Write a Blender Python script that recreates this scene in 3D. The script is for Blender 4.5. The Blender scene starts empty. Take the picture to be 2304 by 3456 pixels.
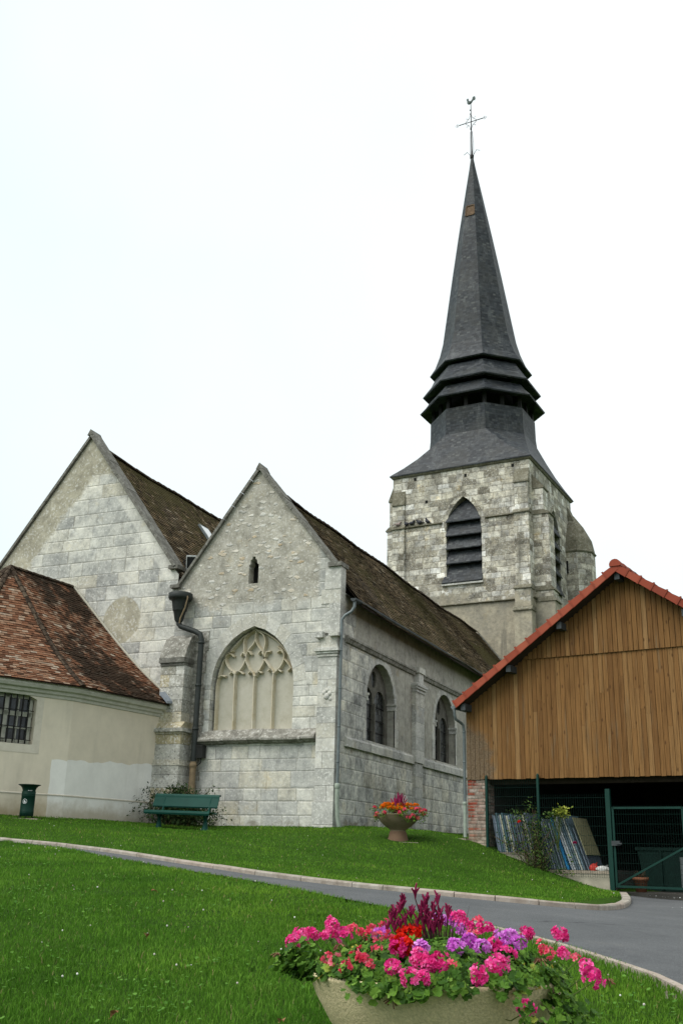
import bpy, bmesh, math, random
import numpy as np
from mathutils import Vector, Matrix, geometry
random.seed(7); rng = np.random.default_rng(11)
R = math.radians
S = bpy.context.scene
COL = S.collection

# ---------------------------------------------------------------- camera
cam = bpy.data.cameras.new('camera'); camo = bpy.data.objects.new('camera', cam); COL.objects.link(camo)
cam.sensor_fit = 'VERTICAL'; cam.sensor_height = 36.0; cam.lens = 36.10
cam.clip_start = 0.1; cam.clip_end = 5000
_r, _u, _b = (0.91923, 0.393033, 0.023262), (0.104848, -0.301313, 0.947743), (0.379504, -0.868755, -0.318185)
camo.matrix_world = Matrix(((_r[0], _u[0], _b[0], 0), (_r[1], _u[1], _b[1], 0), (_r[2], _u[2], _b[2], 0), (0, 0, 0, 1)))
S.camera = camo
S.render.resolution_x, S.render.resolution_y = 682, 1024
# ---------------------------------------------------------------- sky, sun, exposure (overcast)
S.view_settings.view_transform = 'Standard'; S.view_settings.look = 'None'
S.view_settings.gamma = 1.0; S.view_settings.exposure = 1.0
SUN_EL, SUN_AZ = 52, 215          # azimuth clockwise from +Y: behind the camera, to its left
w = bpy.data.worlds.new('World'); S.world = w; w.use_nodes = True
wn, wl = w.node_tree.nodes, w.node_tree.links
wn.clear()
wo = wn.new('ShaderNodeOutputWorld'); bg = wn.new('ShaderNodeBackground'); bg.inputs[1].default_value = 0.1
sky = wn.new('ShaderNodeTexSky'); sky.sky_type = 'NISHITA'; sky.sun_disc = False
sky.sun_elevation = R(SUN_EL); sky.sun_rotation = R(SUN_AZ)
sky.dust_density = 4.0; sky.air_density = 1.0
tc = wn.new('ShaderNodeTexCoord'); nz = wn.new('ShaderNodeTexNoise')
nz.inputs['Scale'].default_value = 1.6; nz.inputs['Detail'].default_value = 4; nz.inputs['Roughness'].default_value = .5
wl.new(tc.outputs['Generated'], nz.inputs['Vector'])
cr = wn.new('ShaderNodeValToRGB')                       # the cloud deck, brighter and dimmer patches
cr.color_ramp.elements[0].position = .36; cr.color_ramp.elements[0].color = (4.35, 5.15, 5.35, 1)
cr.color_ramp.elements[1].position = .74; cr.color_ramp.elements[1].color = (5.35, 5.7, 5.7, 1)
dt = wn.new('ShaderNodeVectorMath'); dt.operation = 'DOT_PRODUCT'; dt.inputs[1].default_value = (.62, .25, .75)   # thinner cloud to one side
wl.new(tc.outputs['Generated'], dt.inputs[0])
ad = wn.new('ShaderNodeMath'); ad.operation = 'MULTIPLY_ADD'; ad.inputs[1].default_value = .45
wl.new(dt.outputs['Value'], ad.inputs[0]); wl.new(nz.outputs[0], ad.inputs[2]); wl.new(ad.outputs[0], cr.inputs[0])
mx = wn.new('ShaderNodeMix'); mx.data_type = 'RGBA'; mx.inputs[0].default_value = .93
wl.new(sky.outputs[0], mx.inputs[6]); wl.new(cr.outputs[0], mx.inputs[7])
wl.new(mx.outputs[2], bg.inputs[0]); wl.new(bg.outputs[0], wo.inputs[0])
sl = bpy.data.lights.new('sun', 'SUN'); sl.energy = 1.5; sl.angle = R(50); sl.color = (1.0, .97, .92)
so = bpy.data.objects.new('sun', sl); COL.objects.link(so)
sd = Vector((math.sin(R(SUN_AZ)) * math.cos(R(SUN_EL)), math.cos(R(SUN_AZ)) * math.cos(R(SUN_EL)), math.sin(R(SUN_EL))))
so.rotation_euler = sd.to_track_quat('Z', 'Y').to_euler()

# ---------------------------------------------------------------- node helper
class NT:
    def __init__(s, name):
        s.m = bpy.data.materials.new(name); s.m.use_nodes = True
        s.t = s.m.node_tree; s.t.nodes.clear()
        s._uv = None; s._pos = None
    def put(s, sock, v):
        if isinstance(v, bpy.types.NodeSocket): s.t.links.new(v, sock)
        elif v is not None:
            if isinstance(v, tuple) and len(v) == 3 and sock.type == 'RGBA': v = (*v, 1)
            sock.default_value = v
    def n(s, typ, **kw):
        nd = s.t.nodes.new(typ)
        for k, v in kw.items(): setattr(nd, k, v)
        return nd
    def uv(s):
        if not s._uv:
            s._uv = s.n('ShaderNodeTexCoord').outputs['UV']
        return s._uv
    def pos(s):
        if not s._pos: s._pos = s.n('ShaderNodeNewGeometry').outputs['Position']
        return s._pos
    def attr(s, name):
        return s.n('ShaderNodeAttribute', attribute_name=name).outputs['Fac']
    def math(s, op, a, b=None, c=None, clamp=False):
        nd = s.n('ShaderNodeMath', operation=op, use_clamp=clamp)
        for i, v in enumerate((a, b, c)):
            if v is not None: s.put(nd.inputs[i], v)
        return nd.outputs[0]
    def vm(s, op, a, b=None):
        nd = s.n('ShaderNodeVectorMath', operation=op)
        s.put(nd.inputs[0], a)
        if b is not None: s.put(nd.inputs[1], b)
        return nd.outputs['Value'] if op in ('LENGTH', 'DOT_PRODUCT', 'DISTANCE') else nd.outputs[0]
    def sep(s, v):
        nd = s.n('ShaderNodeSeparateXYZ'); s.put(nd.inputs[0], v); return nd.outputs[0], nd.outputs[1], nd.outputs[2]
    def comb(s, x=0., y=0., z=0.):
        nd = s.n('ShaderNodeCombineXYZ')
        for i, v in enumerate((x, y, z)): s.put(nd.inputs[i], v)
        return nd.outputs[0]
    def noise(s, vec, scale, detail=4., rough=.6, col=False):
        nd = s.n('ShaderNodeTexNoise'); s.put(nd.inputs['Vector'], vec)
        nd.inputs['Scale'].default_value = scale; nd.inputs['Detail'].default_value = detail; nd.inputs['Roughness'].default_value = rough
        return nd.outputs[1 if col else 0]
    def wnoise(s, vec):
        nd = s.n('ShaderNodeTexWhiteNoise', noise_dimensions='3D'); s.put(nd.inputs['Vector'], vec); return nd.outputs[0]
    def voro(s, vec, scale, feature='F1', rnd=1.0):
        nd = s.n('ShaderNodeTexVoronoi', feature=feature); s.put(nd.inputs['Vector'], vec)
        nd.inputs['Scale'].default_value = scale; nd.inputs['Randomness'].default_value = rnd
        return nd
    def ss(s, x, a, b, lo=0., hi=1.):
        nd = s.n('ShaderNodeMapRange', interpolation_type='SMOOTHSTEP')
        for i, v in enumerate((x, a, b, lo, hi)): s.put(nd.inputs[i], v)
        return nd.outputs[0]
    def ramp(s, f, stops, interp='LINEAR'):
        nd = s.n('ShaderNodeValToRGB'); e = nd.color_ramp.elements; nd.color_ramp.interpolation = interp
        while len(e) < len(stops): e.new(.5)
        for el, (p, c) in zip(e, stops): el.position = p; el.color = (*c, 1)
        s.put(nd.inputs[0], f); return nd.outputs[0]
    def mix(s, f, a, b, mode='MIX'):
        nd = s.n('ShaderNodeMix', data_type='RGBA', blend_type=mode)
        s.put(nd.inputs[0], f); s.put(nd.inputs[6], a); s.put(nd.inputs[7], b); return nd.outputs[2]
    def bump(s, h, dist=.01, strength=1., nrm=None):
        nd = s.n('ShaderNodeBump'); nd.inputs['Strength'].default_value = strength; nd.inputs['Distance'].default_value = dist
        s.put(nd.inputs['Height'], h)
        if nrm: s.put(nd.inputs['Normal'], nrm)
        return nd.outputs[0]
    def out(s, col, rough=.9, nrm=None, metal=0., spec=.3, trans=None):
        b = s.n('ShaderNodeBsdfPrincipled')
        s.put(b.inputs['Base Color'], col); s.put(b.inputs['Roughness'], rough); s.put(b.inputs['Metallic'], metal)
        b.inputs['Specular IOR Level'].default_value = spec * .5
        if nrm: s.put(b.inputs['Normal'], nrm)
        o = s.n('ShaderNodeOutputMaterial'); sh = b.outputs[0]
        if trans:
            tr = s.n('ShaderNodeBsdfTranslucent'); s.put(tr.inputs[0], col)
            ms = s.n('ShaderNodeMixShader'); ms.inputs[0].default_value = trans
            s.t.links.new(sh, ms.inputs[1]); s.t.links.new(tr.outputs[0], ms.inputs[2]); sh = ms.outputs[0]
        s.t.links.new(sh, o.inputs[0]); return s.m

def ashlar(t, h=.31, w0=.35, w1=.8, m0=.004, m1=.012, wob=.012, rowvar=.10):
    """courses of squared stone from metre UVs -> (random per block, mortar mask, edge distance)"""
    u, v, _ = t.sep(t.uv())
    dn = t.noise(t.pos(), 4.0, 3, .6, col=True)
    dx, dy, dz = t.sep(dn)
    rv = t.noise(t.comb(0., t.math('MULTIPLY', v, 1.05), 3.3), 1.0, 2, .5)
    v2 = t.math('ADD', v, t.math('MULTIPLY', t.math('SUBTRACT', rv, .5), rowvar * 5))
    v2 = t.math('ADD', v2, t.math('MULTIPLY', t.math('SUBTRACT', dx, .5), wob * 2.2))
    u2 = t.math('ADD', u, t.math('MULTIPLY', t.math('SUBTRACT', dy, .5), wob * 2.2))
    vr = t.math('DIVIDE', v2, h); row = t.math('FLOOR', vr)
    wr = t.math('MULTIPLY_ADD', t.wnoise(t.comb(row, 1.7, 0.)), w1 - w0, w0)
    uu = t.math('ADD', t.math('DIVIDE', u2, wr), t.math('MULTIPLY', t.wnoise(t.comb(row, 9.1, 4.)), 7.0))
    # vary block widths inside a row
    uu = t.math('ADD', uu, t.math('MULTIPLY', t.math('SUBTRACT', t.noise(t.comb(t.math('MULTIPLY', uu, .9), row, 2.), 1., 1, .5), .5), .9))
    c = t.math('FLOOR', uu); fu = t.math('FRACT', uu); fv = t.math('FRACT', vr)
    du = t.math('MULTIPLY', t.math('MINIMUM', fu, t.math('SUBTRACT', 1., fu)), wr)
    dv = t.math('MULTIPLY', t.math('MINIMUM', fv, t.math('SUBTRACT', 1., fv)), h)
    # soft corners
    d = t.math('SMOOTH_MIN', du, dv, .02)
    rnd = t.wnoise(t.comb(c, row, 5.5)); rnd2 = t.wnoise(t.comb(c, row, 9.5))
    mort = t.ss(d, m0, m1, 1., 0.)
    return rnd, rnd2, mort, d

GREY = [(0., (.35, .35, .335)), (.15, (.43, .43, .41)), (.45, (.505, .50, .465)), (.7, (.565, .555, .51)), (.85, (.48, .455, .385)), (1., (.65, .64, .595))]
WARM = [(0., (.16, .145, .115)), (.25, (.29, .27, .225)), (.5, (.47, .44, .37)), (.7, (.60, .575, .515)), (.82, (.27, .255, .225)), (1., (.76, .745, .71))]

def pits(t, scale=26., amt=.55):
    """small holes and dark weathering of soft limestone"""
    f = t.noise(t.pos(), scale, 3, .7)
    return t.ss(f, .34, .40, amt, 0.)

def weather(t, col, lo=.72, streak=.35, lich=.2):
    """broad dirt patches, rain streaks and pale lichen; they stay where they are"""
    big = t.noise(t.pos(), .55, 5, .65)
    col = t.mix(t.ss(big, .30, .58, 1. - lo, 0.), col, (.18, .175, .155))
    fine = t.noise(t.pos(), 7., 6, .8)
    col = t.mix(1., col, t.ramp(fine, [(.28, (.66, .66, .66)), (.48, (1., 1., .995)), (.72, (1.2, 1.2, 1.18))]), 'MULTIPLY')
    mid = t.noise(t.pos(), 1.9, 6, .72)
    col = t.mix(1., col, t.ramp(mid, [(.32, (.74, .745, .75)), (.5, (1.02, 1.02, 1.02)), (.68, (1.18, 1.18, 1.16))]), 'MULTIPLY')
    och = t.noise(t.vm('ADD', t.pos(), (7.3, 2.1, 5.)), 1.1, 5, .7)
    col = t.mix(t.ss(och, .58, .74, 0., .45), col, t.mix(1., col, (1.05, .90, .62), 'MULTIPLY'))
    x, y, z = t.sep(t.pos())
    st = t.noise(t.comb(t.math('MULTIPLY', x, 2.6), t.math('MULTIPLY', y, 2.6), t.math('MULTIPLY', z, .22)), 1., 4, .6)
    col = t.mix(t.ss(st, .56, .74, 0., streak), col, (.13, .125, .105))
    li = t.noise(t.pos(), 16., 2, .5)
    col = t.mix(t.ss(t.math('ADD', li, t.math('MULTIPLY', mid, .25)), .70, .77, 0., min(1., lich * 2.5)), col, (.66, .655, .62))
    return col

def m_masonry(name, stops, mortar, h=.31, w0=.35, w1=.8, foot=0., gable=None, plaster=None, lo=.72, streak=.35, bumpd=.012, **kw):
    t = NT(name)
    rnd, rnd2, mort, d = ashlar(t, h, w0, w1, **kw)
    col = t.ramp(rnd, stops)
    blot = t.noise(t.pos(), 2.4, 4, .7)
    col = t.mix(1., col, t.ramp(blot, [(.3, (.74, .75, .77)), (.5, (1.02, 1.02, 1.01)), (.7, (1.2, 1.19, 1.17))]), 'MULTIPLY')
    col = t.mix(pits(t), col, (.16, .16, .15))
    col = t.mix(t.math('MULTIPLY', mort, .75), col, mortar)
    hgt = t.math('MULTIPLY', t.ss(d, .0, .035), .8)
    if plaster: col = weather(t, col, 1., 0.)
    if plaster:
        pc, thr, extra = plaster
        pm = t.noise(t.pos(), 1.15, 5, .7)
        if extra: pm = extra(t, pm)
        k = t.ss(pm, thr, thr + .07)
        pcol = t.ramp(t.noise(t.pos(), 5., 5, .7), [(.3, tuple(c * .8 for c in pc)), (.6, pc), (.8, tuple(c * 1.15 for c in pc))])
        col = t.mix(k, col, pcol); hgt = t.mix(k, hgt, (.55, .55, .55))
    if gable: col, hgt = gable(t, col, hgt)
    col = weather(t, col, lo, streak, 0. if plaster else .2)
    if foot:        # damp-loving growth and crumbling at the foot of the wall, in patches
        z = t.sep(t.pos())[2]; fn = t.noise(t.pos(), 2.6, 6, .75)
        k = t.ss(t.math('SUBTRACT', fn, t.math('MULTIPLY', t.math('SUBTRACT', z, .7), .30)), .44, .56, 0., foot)
        col = t.mix(k, col, t.ramp(t.noise(t.pos(), 9., 4, .7), [(.3, (.10, .085, .05)), (.55, (.22, .195, .135)), (.75, (.38, .355, .28))]))
    hb = t.math('ADD', hgt, t.math('MULTIPLY', t.noise(t.pos(), 18., 6, .75), .9))
    return t.out(col, .92, t.bump(hb, bumpd, .9), spec=.2)

def rubble(t, thr=.50):
    u, v, _ = t.sep(t.uv())
    vec = t.comb(t.math('MULTIPLY', u, .46), v, 0.)
    wv = vec
    wv = t.vm('ADD', wv, t.vm('MULTIPLY', t.noise(t.pos(), 5., 3, .6, col=True), (.12, .12, 0.)))
    vo = t.voro(wv, 8.5)
    rc = t.wnoise(t.vm('ADD', vo.outputs['Color'], (0., 0., 0.)))
    body = t.ss(t.math('ADD', vo.outputs['Distance'], t.math('MULTIPLY', t.noise(t.pos(), 14., 3, .6), .28)), .40, .58, 1., 0.)
    keep = t.ss(rc, thr, thr + .04)
    return t.math('MULTIPLY', body, keep), rc

def facade_gable(t, col, hgt):
    x, y, z = t.sep(t.pos())
    k = t.ss(t.math('ADD', z, t.math('MULTIPLY', t.math('SUBTRACT', t.noise(t.pos(), 1.6, 3, .6), .5), 1.0)), 6.55, 6.85)
    k = t.math('MULTIPLY', k, t.ss(x, -11.62, -11.45, 1., 0.))
    b, rc = rubble(t)
    mcol = t.ramp(t.noise(t.pos(), 3.2, 6, .75), [(.3, (.25, .235, .195)), (.5, (.37, .35, .30)), (.7, (.48, .46, .41))])
    scol = t.ramp(rc, [(.5, (.42, .41, .38)), (.72, (.56, .55, .51)), (.9, (.44, .35, .23)), (1., (.70, .69, .65))])
    g = t.mix(b, mcol, scol)
    return t.mix(k, col, g), t.mix(k, hgt, t.math('MULTIPLY', b, 1.3))

def biggable_extra(t, col, hgt):
    x, y, z = t.sep(t.pos())
    wob = t.math('MULTIPLY', t.math('SUBTRACT', t.noise(t.pos(), 2.2, 3, .6), .5), .7)
    # blocked round opening
    dx = t.math('DIVIDE', t.math('ADD', x, 18.0), .66); dz = t.math('DIVIDE', t.math('SUBTRACT', z, 6.55), .72)
    rr = t.math('SQRT', t.math('ADD', t.math('MULTIPLY', dx, dx), t.math('MULTIPLY', dz, dz)))
    k1 = t.ss(t.math('ADD', rr, t.math('MULTIPLY', wob, .35)), .94, 1.02, 1., 0.)
    # buff rendering along the left rake and at the top
    dl = t.math('SUBTRACT', t.math('MULTIPLY', t.math('ADD', x, 23.3), 1.3), t.math('SUBTRACT', z, 7.9))
    k2 = t.ss(t.math('ADD', dl, t.math('MULTIPLY', wob, 2.0)), 1.25, 1.6, 1., 0.)
    k3 = t.ss(t.math('ADD', z, t.math('MULTIPLY', wob, .8)), 11.2, 11.45)
    k = t.math('MAXIMUM', k1, t.math('MAXIMUM', k2, k3))
    pc = t.ramp(t.noise(t.pos(), 2.5, 6, .75), [(.3, (.30, .275, .21)), (.6, (.40, .375, .30)), (.8, (.45, .43, .36))])
    col = t.mix(k, col, pc); hgt = t.mix(k, hgt, (.4, .4, .4))
    # replaced clean blocks along the right rake
    dr = t.math('SUBTRACT', t.math('MULTIPLY', t.math('SUBTRACT', -16.22, x), 1.354), t.math('SUBTRACT', z, 8.05))
    k4 = t.math('MULTIPLY', t.ss(dr, .75, .85, 1., 0.), t.ss(z, 7.7, 7.8))
    k4 = t.math('MULTIPLY', k4, t.ss(z, 10.4, 10.6, 1., 0.))
    col = t.mix(t.math('MULTIPLY', k4, .65), col, (.66, .645, .59))
    return col, hgt

def side_extra(t, pm):       # rendered from the first window onwards, ashlar by the corner and below the sill
    x, y, z = t.sep(t.pos())
    a = t.ss(y, 27.0, 27.6); b = t.ss(z, 2.9, 3.2); c = t.ss(z, 5.55, 5.6)
    a = t.math('MAXIMUM', t.math('MULTIPLY', a, b), t.math('MULTIPLY', c, t.ss(y, 26.0, 26.2)))
    return t.math('ADD', t.math('MULTIPLY', pm, .35), t.math('MULTIPLY', a, .6))
def tower_extra(t, pm):
    x, y, z = t.sep(t.pos())
    return t.math('ADD', t.math('MULTIPLY', pm, .8), t.ss(z, 11.2, 13.0, .34, .06))

M = {}
M['facade_stone'] = m_masonry('facade_stone', GREY, (.27, .26, .225), h=.34, w0=.42, w1=.85, foot=.55, gable=facade_gable, lo=.8)
M['gable_stone'] = m_masonry('gable_stone', GREY, (.30, .28, .235), h=.42, w0=.45, w1=1.05, gable=biggable_extra, lo=.82, streak=.25)
M['side_stone'] = m_masonry('side_stone', GREY, (.27, .26, .23), h=.36, w0=.45, w1=.9, foot=.8, plaster=((.40, .385, .335), .5, side_extra), lo=.74, streak=.4)
M['tower_stone'] = m_masonry('tower_stone', WARM, (.235, .21, .165), h=.30, w0=.34, w1=.75, m0=.012, m1=.03, wob=.05,
                             plaster=((.36, .325, .25), .55, tower_extra), lo=.45, streak=.75)
def m_block():
    t = NT('cut_stone'); col = t.ramp(t.attr('rnd'), GREY)
    col = t.mix(.35, col, (.46, .45, .41))
    col = t.mix(pits(t, 30.), col, (.16, .16, .15))
    col = weather(t, col, .8, .3, .3)
    return t.out(col, .92, t.bump(t.noise(t.pos(), 20., 6, .75), .012, .8), spec=.2)
M['cut_stone'] = m_block()
def m_buttress():
    t = NT('buttress_stone'); col = t.ramp(t.attr('rnd'), [(0., (.30, .29, .25)), (.3, (.46, .45, .41)), (.55, (.54, .53, .49)), (.75, (.42, .36, .22)), (1., (.60, .59, .55))])
    col = t.mix(pits(t, 16., .8), col, (.07, .07, .065)); col = t.mix(pits(t, 30.), col, (.16, .16, .15))
    col = weather(t, col, .78, .5, .3)
    return t.out(col, .92, t.bump(t.noise(t.pos(), 14., 6, .75), .02, .9), spec=.2)
M['buttress_stone'] = m_buttress()
def m_simple_stone(name, stops, scale=5., bump=.01, lich=.0, dark=.0):
    t = NT(name); col = t.ramp(t.noise(t.pos(), scale, 6, .75), stops)
    if lich: col = t.mix(t.ss(t.noise(t.pos(), 13., 3, .6), .56, .66, 0., lich), col, (.50, .50, .45))
    if dark: col = t.mix(t.ss(t.noise(t.pos(), 2.2, 4, .7), .48, .7, 0., dark), col, (.07, .065, .05))
    return t.out(col, .93, t.bump(t.noise(t.pos(), scale * 4, 6, .75), bump, .8), spec=.2)
M['coping_stone'] = m_simple_stone('coping_stone', [(.3, (.085, .082, .072)), (.5, (.155, .15, .132)), (.7, (.26, .255, .23))], 5., .012, .3, .45)
M['ledge_stone'] = m_simple_stone('ledge_stone', [(.3, (.12, .115, .10)), (.5, (.235, .225, .195)), (.7, (.44, .43, .395))], 6., .018, .7, .5)
M['mossy_stone'] = m_simple_stone('mossy_stone', [(.3, (.085, .08, .055)), (.5, (.16, .148, .108)), (.7, (.27, .255, .205))], 4., .02, .3, .35)
M['mullion_stone'] = m_simple_stone('mullion_stone', [(.3, (.075, .07, .058)), (.5, (.12, .115, .096)), (.7, (.19, .182, .155))], 4., .006)
M['tracery_stone'] = m_simple_stone('tracery_stone', [(.3, (.38, .325, .21)), (.5, (.50, .45, .335)), (.7, (.56, .53, .45))], 3., .006)
M['panel_plaster'] = m_simple_stone('panel_plaster', [(.3, (.37, .35, .28)), (.5, (.43, .41, .34)), (.7, (.47, .45, .385))], 3.5, .006)
M['plaster_trim'] = m_simple_stone('plaster_trim', [(.3, (.50, .46, .38)), (.5, (.58, .535, .45)), (.7, (.64, .60, .51))], 4., .006)

def m_annex_wall(name, base, stain):
    t = NT(name); x, y, z = t.sep(t.pos())
    f = t.noise(t.pos(), 1.7, 6, .7)
    col = t.ramp(f, [(.3, tuple(c * .9 for c in base)), (.55, base), (.75, tuple(min(1, c * 1.08) for c in base))])
    k = t.ss(t.math('ADD', z, t.math('MULTIPLY', t.math('SUBTRACT', t.noise(t.pos(), 1.3, 4, .7), .5), .9)), .75, 1.25, stain, 0.)
    col = t.mix(k, col, (.30, .235, .13))                     # soil splashed up the foot of the wall
    x2 = t.noise(t.comb(t.math('MULTIPLY', x, 2.), t.math('MULTIPLY', y, 2.), t.math('MULTIPLY', z, .3)), 1., 4, .6)
    col = t.mix(t.ss(x2, .55, .75, 0., .22), col, (.30, .275, .22))
    return t.out(col, .95, t.bump(t.noise(t.pos(), 60., 4, .7), .004, .7), spec=.15)
M['annex_render'] = m_annex_wall('annex_render', (.66, .595, .48), .75)
M['annex_patch'] = m_annex_wall('annex_patch', (.78, .77, .73), .65)
M['cornice'] = m_simple_stone('cornice', [(.3, (.38, .38, .33)), (.5, (.49, .48, .425)), (.7, (.56, .55, .50))], 4., .005)

def m_tile(name, stops, mossc, streak=.0):
    t = NT(name); r = t.attr('rnd'); ms = t.attr('moss')
    col = t.ramp(r, stops)
    f = t.noise(t.pos(), 9., 4, .7)
    col = t.mix(1., col, t.ramp(f, [(.3, (.65, .65, .65)), (.55, (1., 1., 1.)), (.75, (1.3, 1.28, 1.22))]), 'MULTIPLY')
    blotch = t.math('MULTIPLY', t.math('MULTIPLY', t.math('SUBTRACT', t.noise(t.pos(), 1.9, 5, .7), .46), 4.2), ms)
    k = t.math('ADD', t.math('ADD', ms, blotch), t.math('MULTIPLY', t.math('SUBTRACT', t.noise(t.pos(), 4., 5, .75), .5), .9), clamp=True)
    col = t.mix(t.ss(k, .25, .70, 0., .92), col, mossc)
    return t.out(col, .95, t.bump(f, .008, .6), spec=.1)
M['old_tile'] = m_tile('old_tile', [(0., (.026, .020, .013)), (.3, (.078, .058, .034)), (.6, (.135, .100, .060)), (.8, (.10, .077, .047)), (.93, (.20, .14, .08)), (1., (.29, .245, .175))], (.070, .060, .026))
M['clay_tile'] = m_tile('clay_tile', [(0., (.06, .034, .022)), (.2, (.135, .062, .036)), (.5, (.205, .098, .056)), (.75, (.225, .13, .082)), (.92, (.27, .19, .135)), (1., (.36, .30, .235))], (.028, .021, .015))
M['ridge_tile'] = m_tile('ridge_tile', [(0., (.028, .020, .015)), (.5, (.052, .038, .028)), (1., (.10, .078, .056))], (.06, .058, .03))

def m_slate(name, h=.13, dull=1.0):
    t = NT(name); rnd, rnd2, mort, d = ashlar(t, h, .16, .24, .002, .012, .004, .0)
    col = t.ramp(rnd, [(0., (.014, .017, .021)), (.4, (.028, .033, .039)), (.75, (.042, .048, .055)), (.95, (.055, .061, .067)), (1., (.085, .09, .09))])
    x, y, z = t.sep(t.pos())
    st = t.noise(t.comb(t.math('MULTIPLY', x, 1.3), t.math('MULTIPLY', y, 1.3), t.math('MULTIPLY', z, .35)), 1., 5, .7)
    col = t.mix(t.ss(st, .52, .74, 0., .6), col, (.13, .138, .14))     # lime and droppings washed down
    col = t.mix(t.ss(t.noise(t.pos(), .9, 4, .7), .45, .62, 0., .35), col, (.055, .055, .048))
    col = t.mix(t.math('MULTIPLY', mort, .8), col, (.014, .015, .017))
    return t.out(col, .56, t.bump(t.math('ADD', t.math('FRACT', t.math('DIVIDE', t.sep(t.uv())[1], h)), rnd2), .025, .8), spec=.5)
M['slate'] = m_slate('slate'); M['louvre_slate'] = m_slate('louvre_slate', .11)

def m_flat(name, col, rough=.6, metal=0., var=.25, scale=8., spec=.4, bump=0.):
    t = NT(name)
    c = t.ramp(t.noise(t.pos(), scale, 5, .7), [(.3, tuple(x * (1 - var) for x in col)), (.55, col), (.8, tuple(min(1, x * (1 + var)) for x in col))])
    return t.out(c, rough, t.bump(t.noise(t.pos(), scale * 5, 4, .7), bump, .7) if bump else None, metal, spec)
M['zinc'] = m_flat('zinc', (.16, .185, .19), .5, .35); M['zinc_dark'] = m_flat('zinc_dark', (.055, .062, .065), .55, .2)
M['lead'] = m_flat('lead', (.27, .30, .34), .45, .3)
M['cast_iron'] = m_flat('cast_iron', (.030, .035, .033), .55, .1)
M['painted_iron'] = m_flat('painted_iron', (.30, .345, .29), .6)
M['rusty_pipe'] = m_flat('rusty_pipe', (.22, .165, .10), .8, 0., .35)
M['iron'] = m_flat('iron', (.022, .021, .020), .7, .2)
M['copper_green'] = m_flat('copper_green', (.075, .10, .095), .6)
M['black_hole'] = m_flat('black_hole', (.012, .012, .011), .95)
M['dark_plastic'] = m_flat('dark_plastic', (.018, .019, .018), .45)
M['bare_wood'] = m_flat('bare_wood', (.13, .085, .052), .85, 0., .5, 5.)
M['white_metal_and_glare'] = m_flat('white_metal_and_glare', (.70, .72, .72), .35, 0., .1)
M['lamp_glass'] = m_flat('lamp_glass', (.03, .032, .036), .15)
def m_glass_lead():
    t = NT('leaded_glass'); rnd, r2, mort, d = ashlar(t, .16, .10, .14, .003, .008, .002, 0.)
    col = t.ramp(rnd, [(0., (.010, .012, .012)), (.6, (.024, .027, .026)), (.93, (.045, .048, .045)), (1., (.09, .09, .085))])
    col = t.mix(mort, col, (.006, .006, .006))
    return t.out(col, t.ramp(rnd, [(0., (.15,) * 3), (1., (.5,) * 3)]), t.bump(r2, .004, .5), spec=.5)
M['leaded_glass'] = m_glass_lead()
def m_pane():
    t = NT('window_glass'); f = t.noise(t.pos(), 2.3, 3, .6)
    return t.out(t.ramp(f, [(.35, (.008, .009, .010)), (.6, (.05, .062, .075))]), .08, None, 0., .6)
M['window_glass'] = m_pane()
M['window_paint'] = m_flat('window_paint', (.42, .42, .36), .6)
def m_wood():
    t = NT('larch_boards'); r = t.attr('rnd'); u, v, _ = t.sep(t.uv())
    col = t.ramp(r, [(0., (.140, .068, .023)), (.35, (.178, .090, .031)), (.65, (.194, .100, .035)), (.9, (.212, .116, .044)), (1., (.238, .138, .058))])
    gr = t.noise(t.comb(t.math('MULTIPLY', u, 42.), t.math('MULTIPLY', v, 1.4), t.math('MULTIPLY', r, 60.)), 1., 5, .65)
    col = t.mix(1., col, t.ramp(gr, [(.28, (.50, .46, .4)), (.5, (1., 1., 1.)), (.75, (1.35, 1.33, 1.28))]), 'MULTIPLY')
    vo = t.voro(t.comb(t.math('MULTIPLY', u, 7.), t.math('MULTIPLY', v, 2.6), r), 1.)
    col = t.mix(t.ss(vo.outputs['Distance'], .06, .16, .8, 0.), col, (.06, .026, .010))        # knots
    # grey-green weathering in streaks, old creeper left on the lower corner
    x, y, z = t.sep(t.pos())
    st = t.noise(t.comb(t.math('MULTIPLY', u, 6.), t.math('MULTIPLY', v, .5), 1.), 1., 4, .6)
    col = t.mix(t.ss(st, .58, .75, 0., .55), col, (.17, .135, .085))
    cx = t.math('ADD', t.math('ADD', x, 7.1), t.math('MULTIPLY', t.math('SUBTRACT', t.noise(t.pos(), 3., 5, .75), .5), 1.2))
    k = t.math('MULTIPLY', t.ss(cx, .35, .75, .85, 0.), t.ss(t.math('ADD', z, t.math('MULTIPLY', cx, .9)), 2.9, 3.3, 1., 0.))
    col = t.mix(k, col, t.ramp(t.noise(t.pos(), 30., 4, .7), [(.35, (.06, .042, .025)), (.65, (.18, .14, .095))]))
    return t.out(col, .75, t.bump(gr, .004, .6), spec=.25)
M['larch_boards'] = m_wood()
def m_redtile():
    t = NT('red_tile'); r = t.attr('rnd')
    col = t.ramp(r, [(0., (.20, .042, .024)), (.5, (.27, .056, .03)), (1., (.32, .08, .045))])
    col = t.mix(t.ss(t.noise(t.pos(), 6., 5, .75), .55, .75, 0., .5), col, (.12, .05, .03))
    return t.out(col, .7, t.bump(t.noise(t.pos(), 30., 4, .7), .003, .6), spec=.3)
M['red_tile'] = m_redtile()
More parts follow.
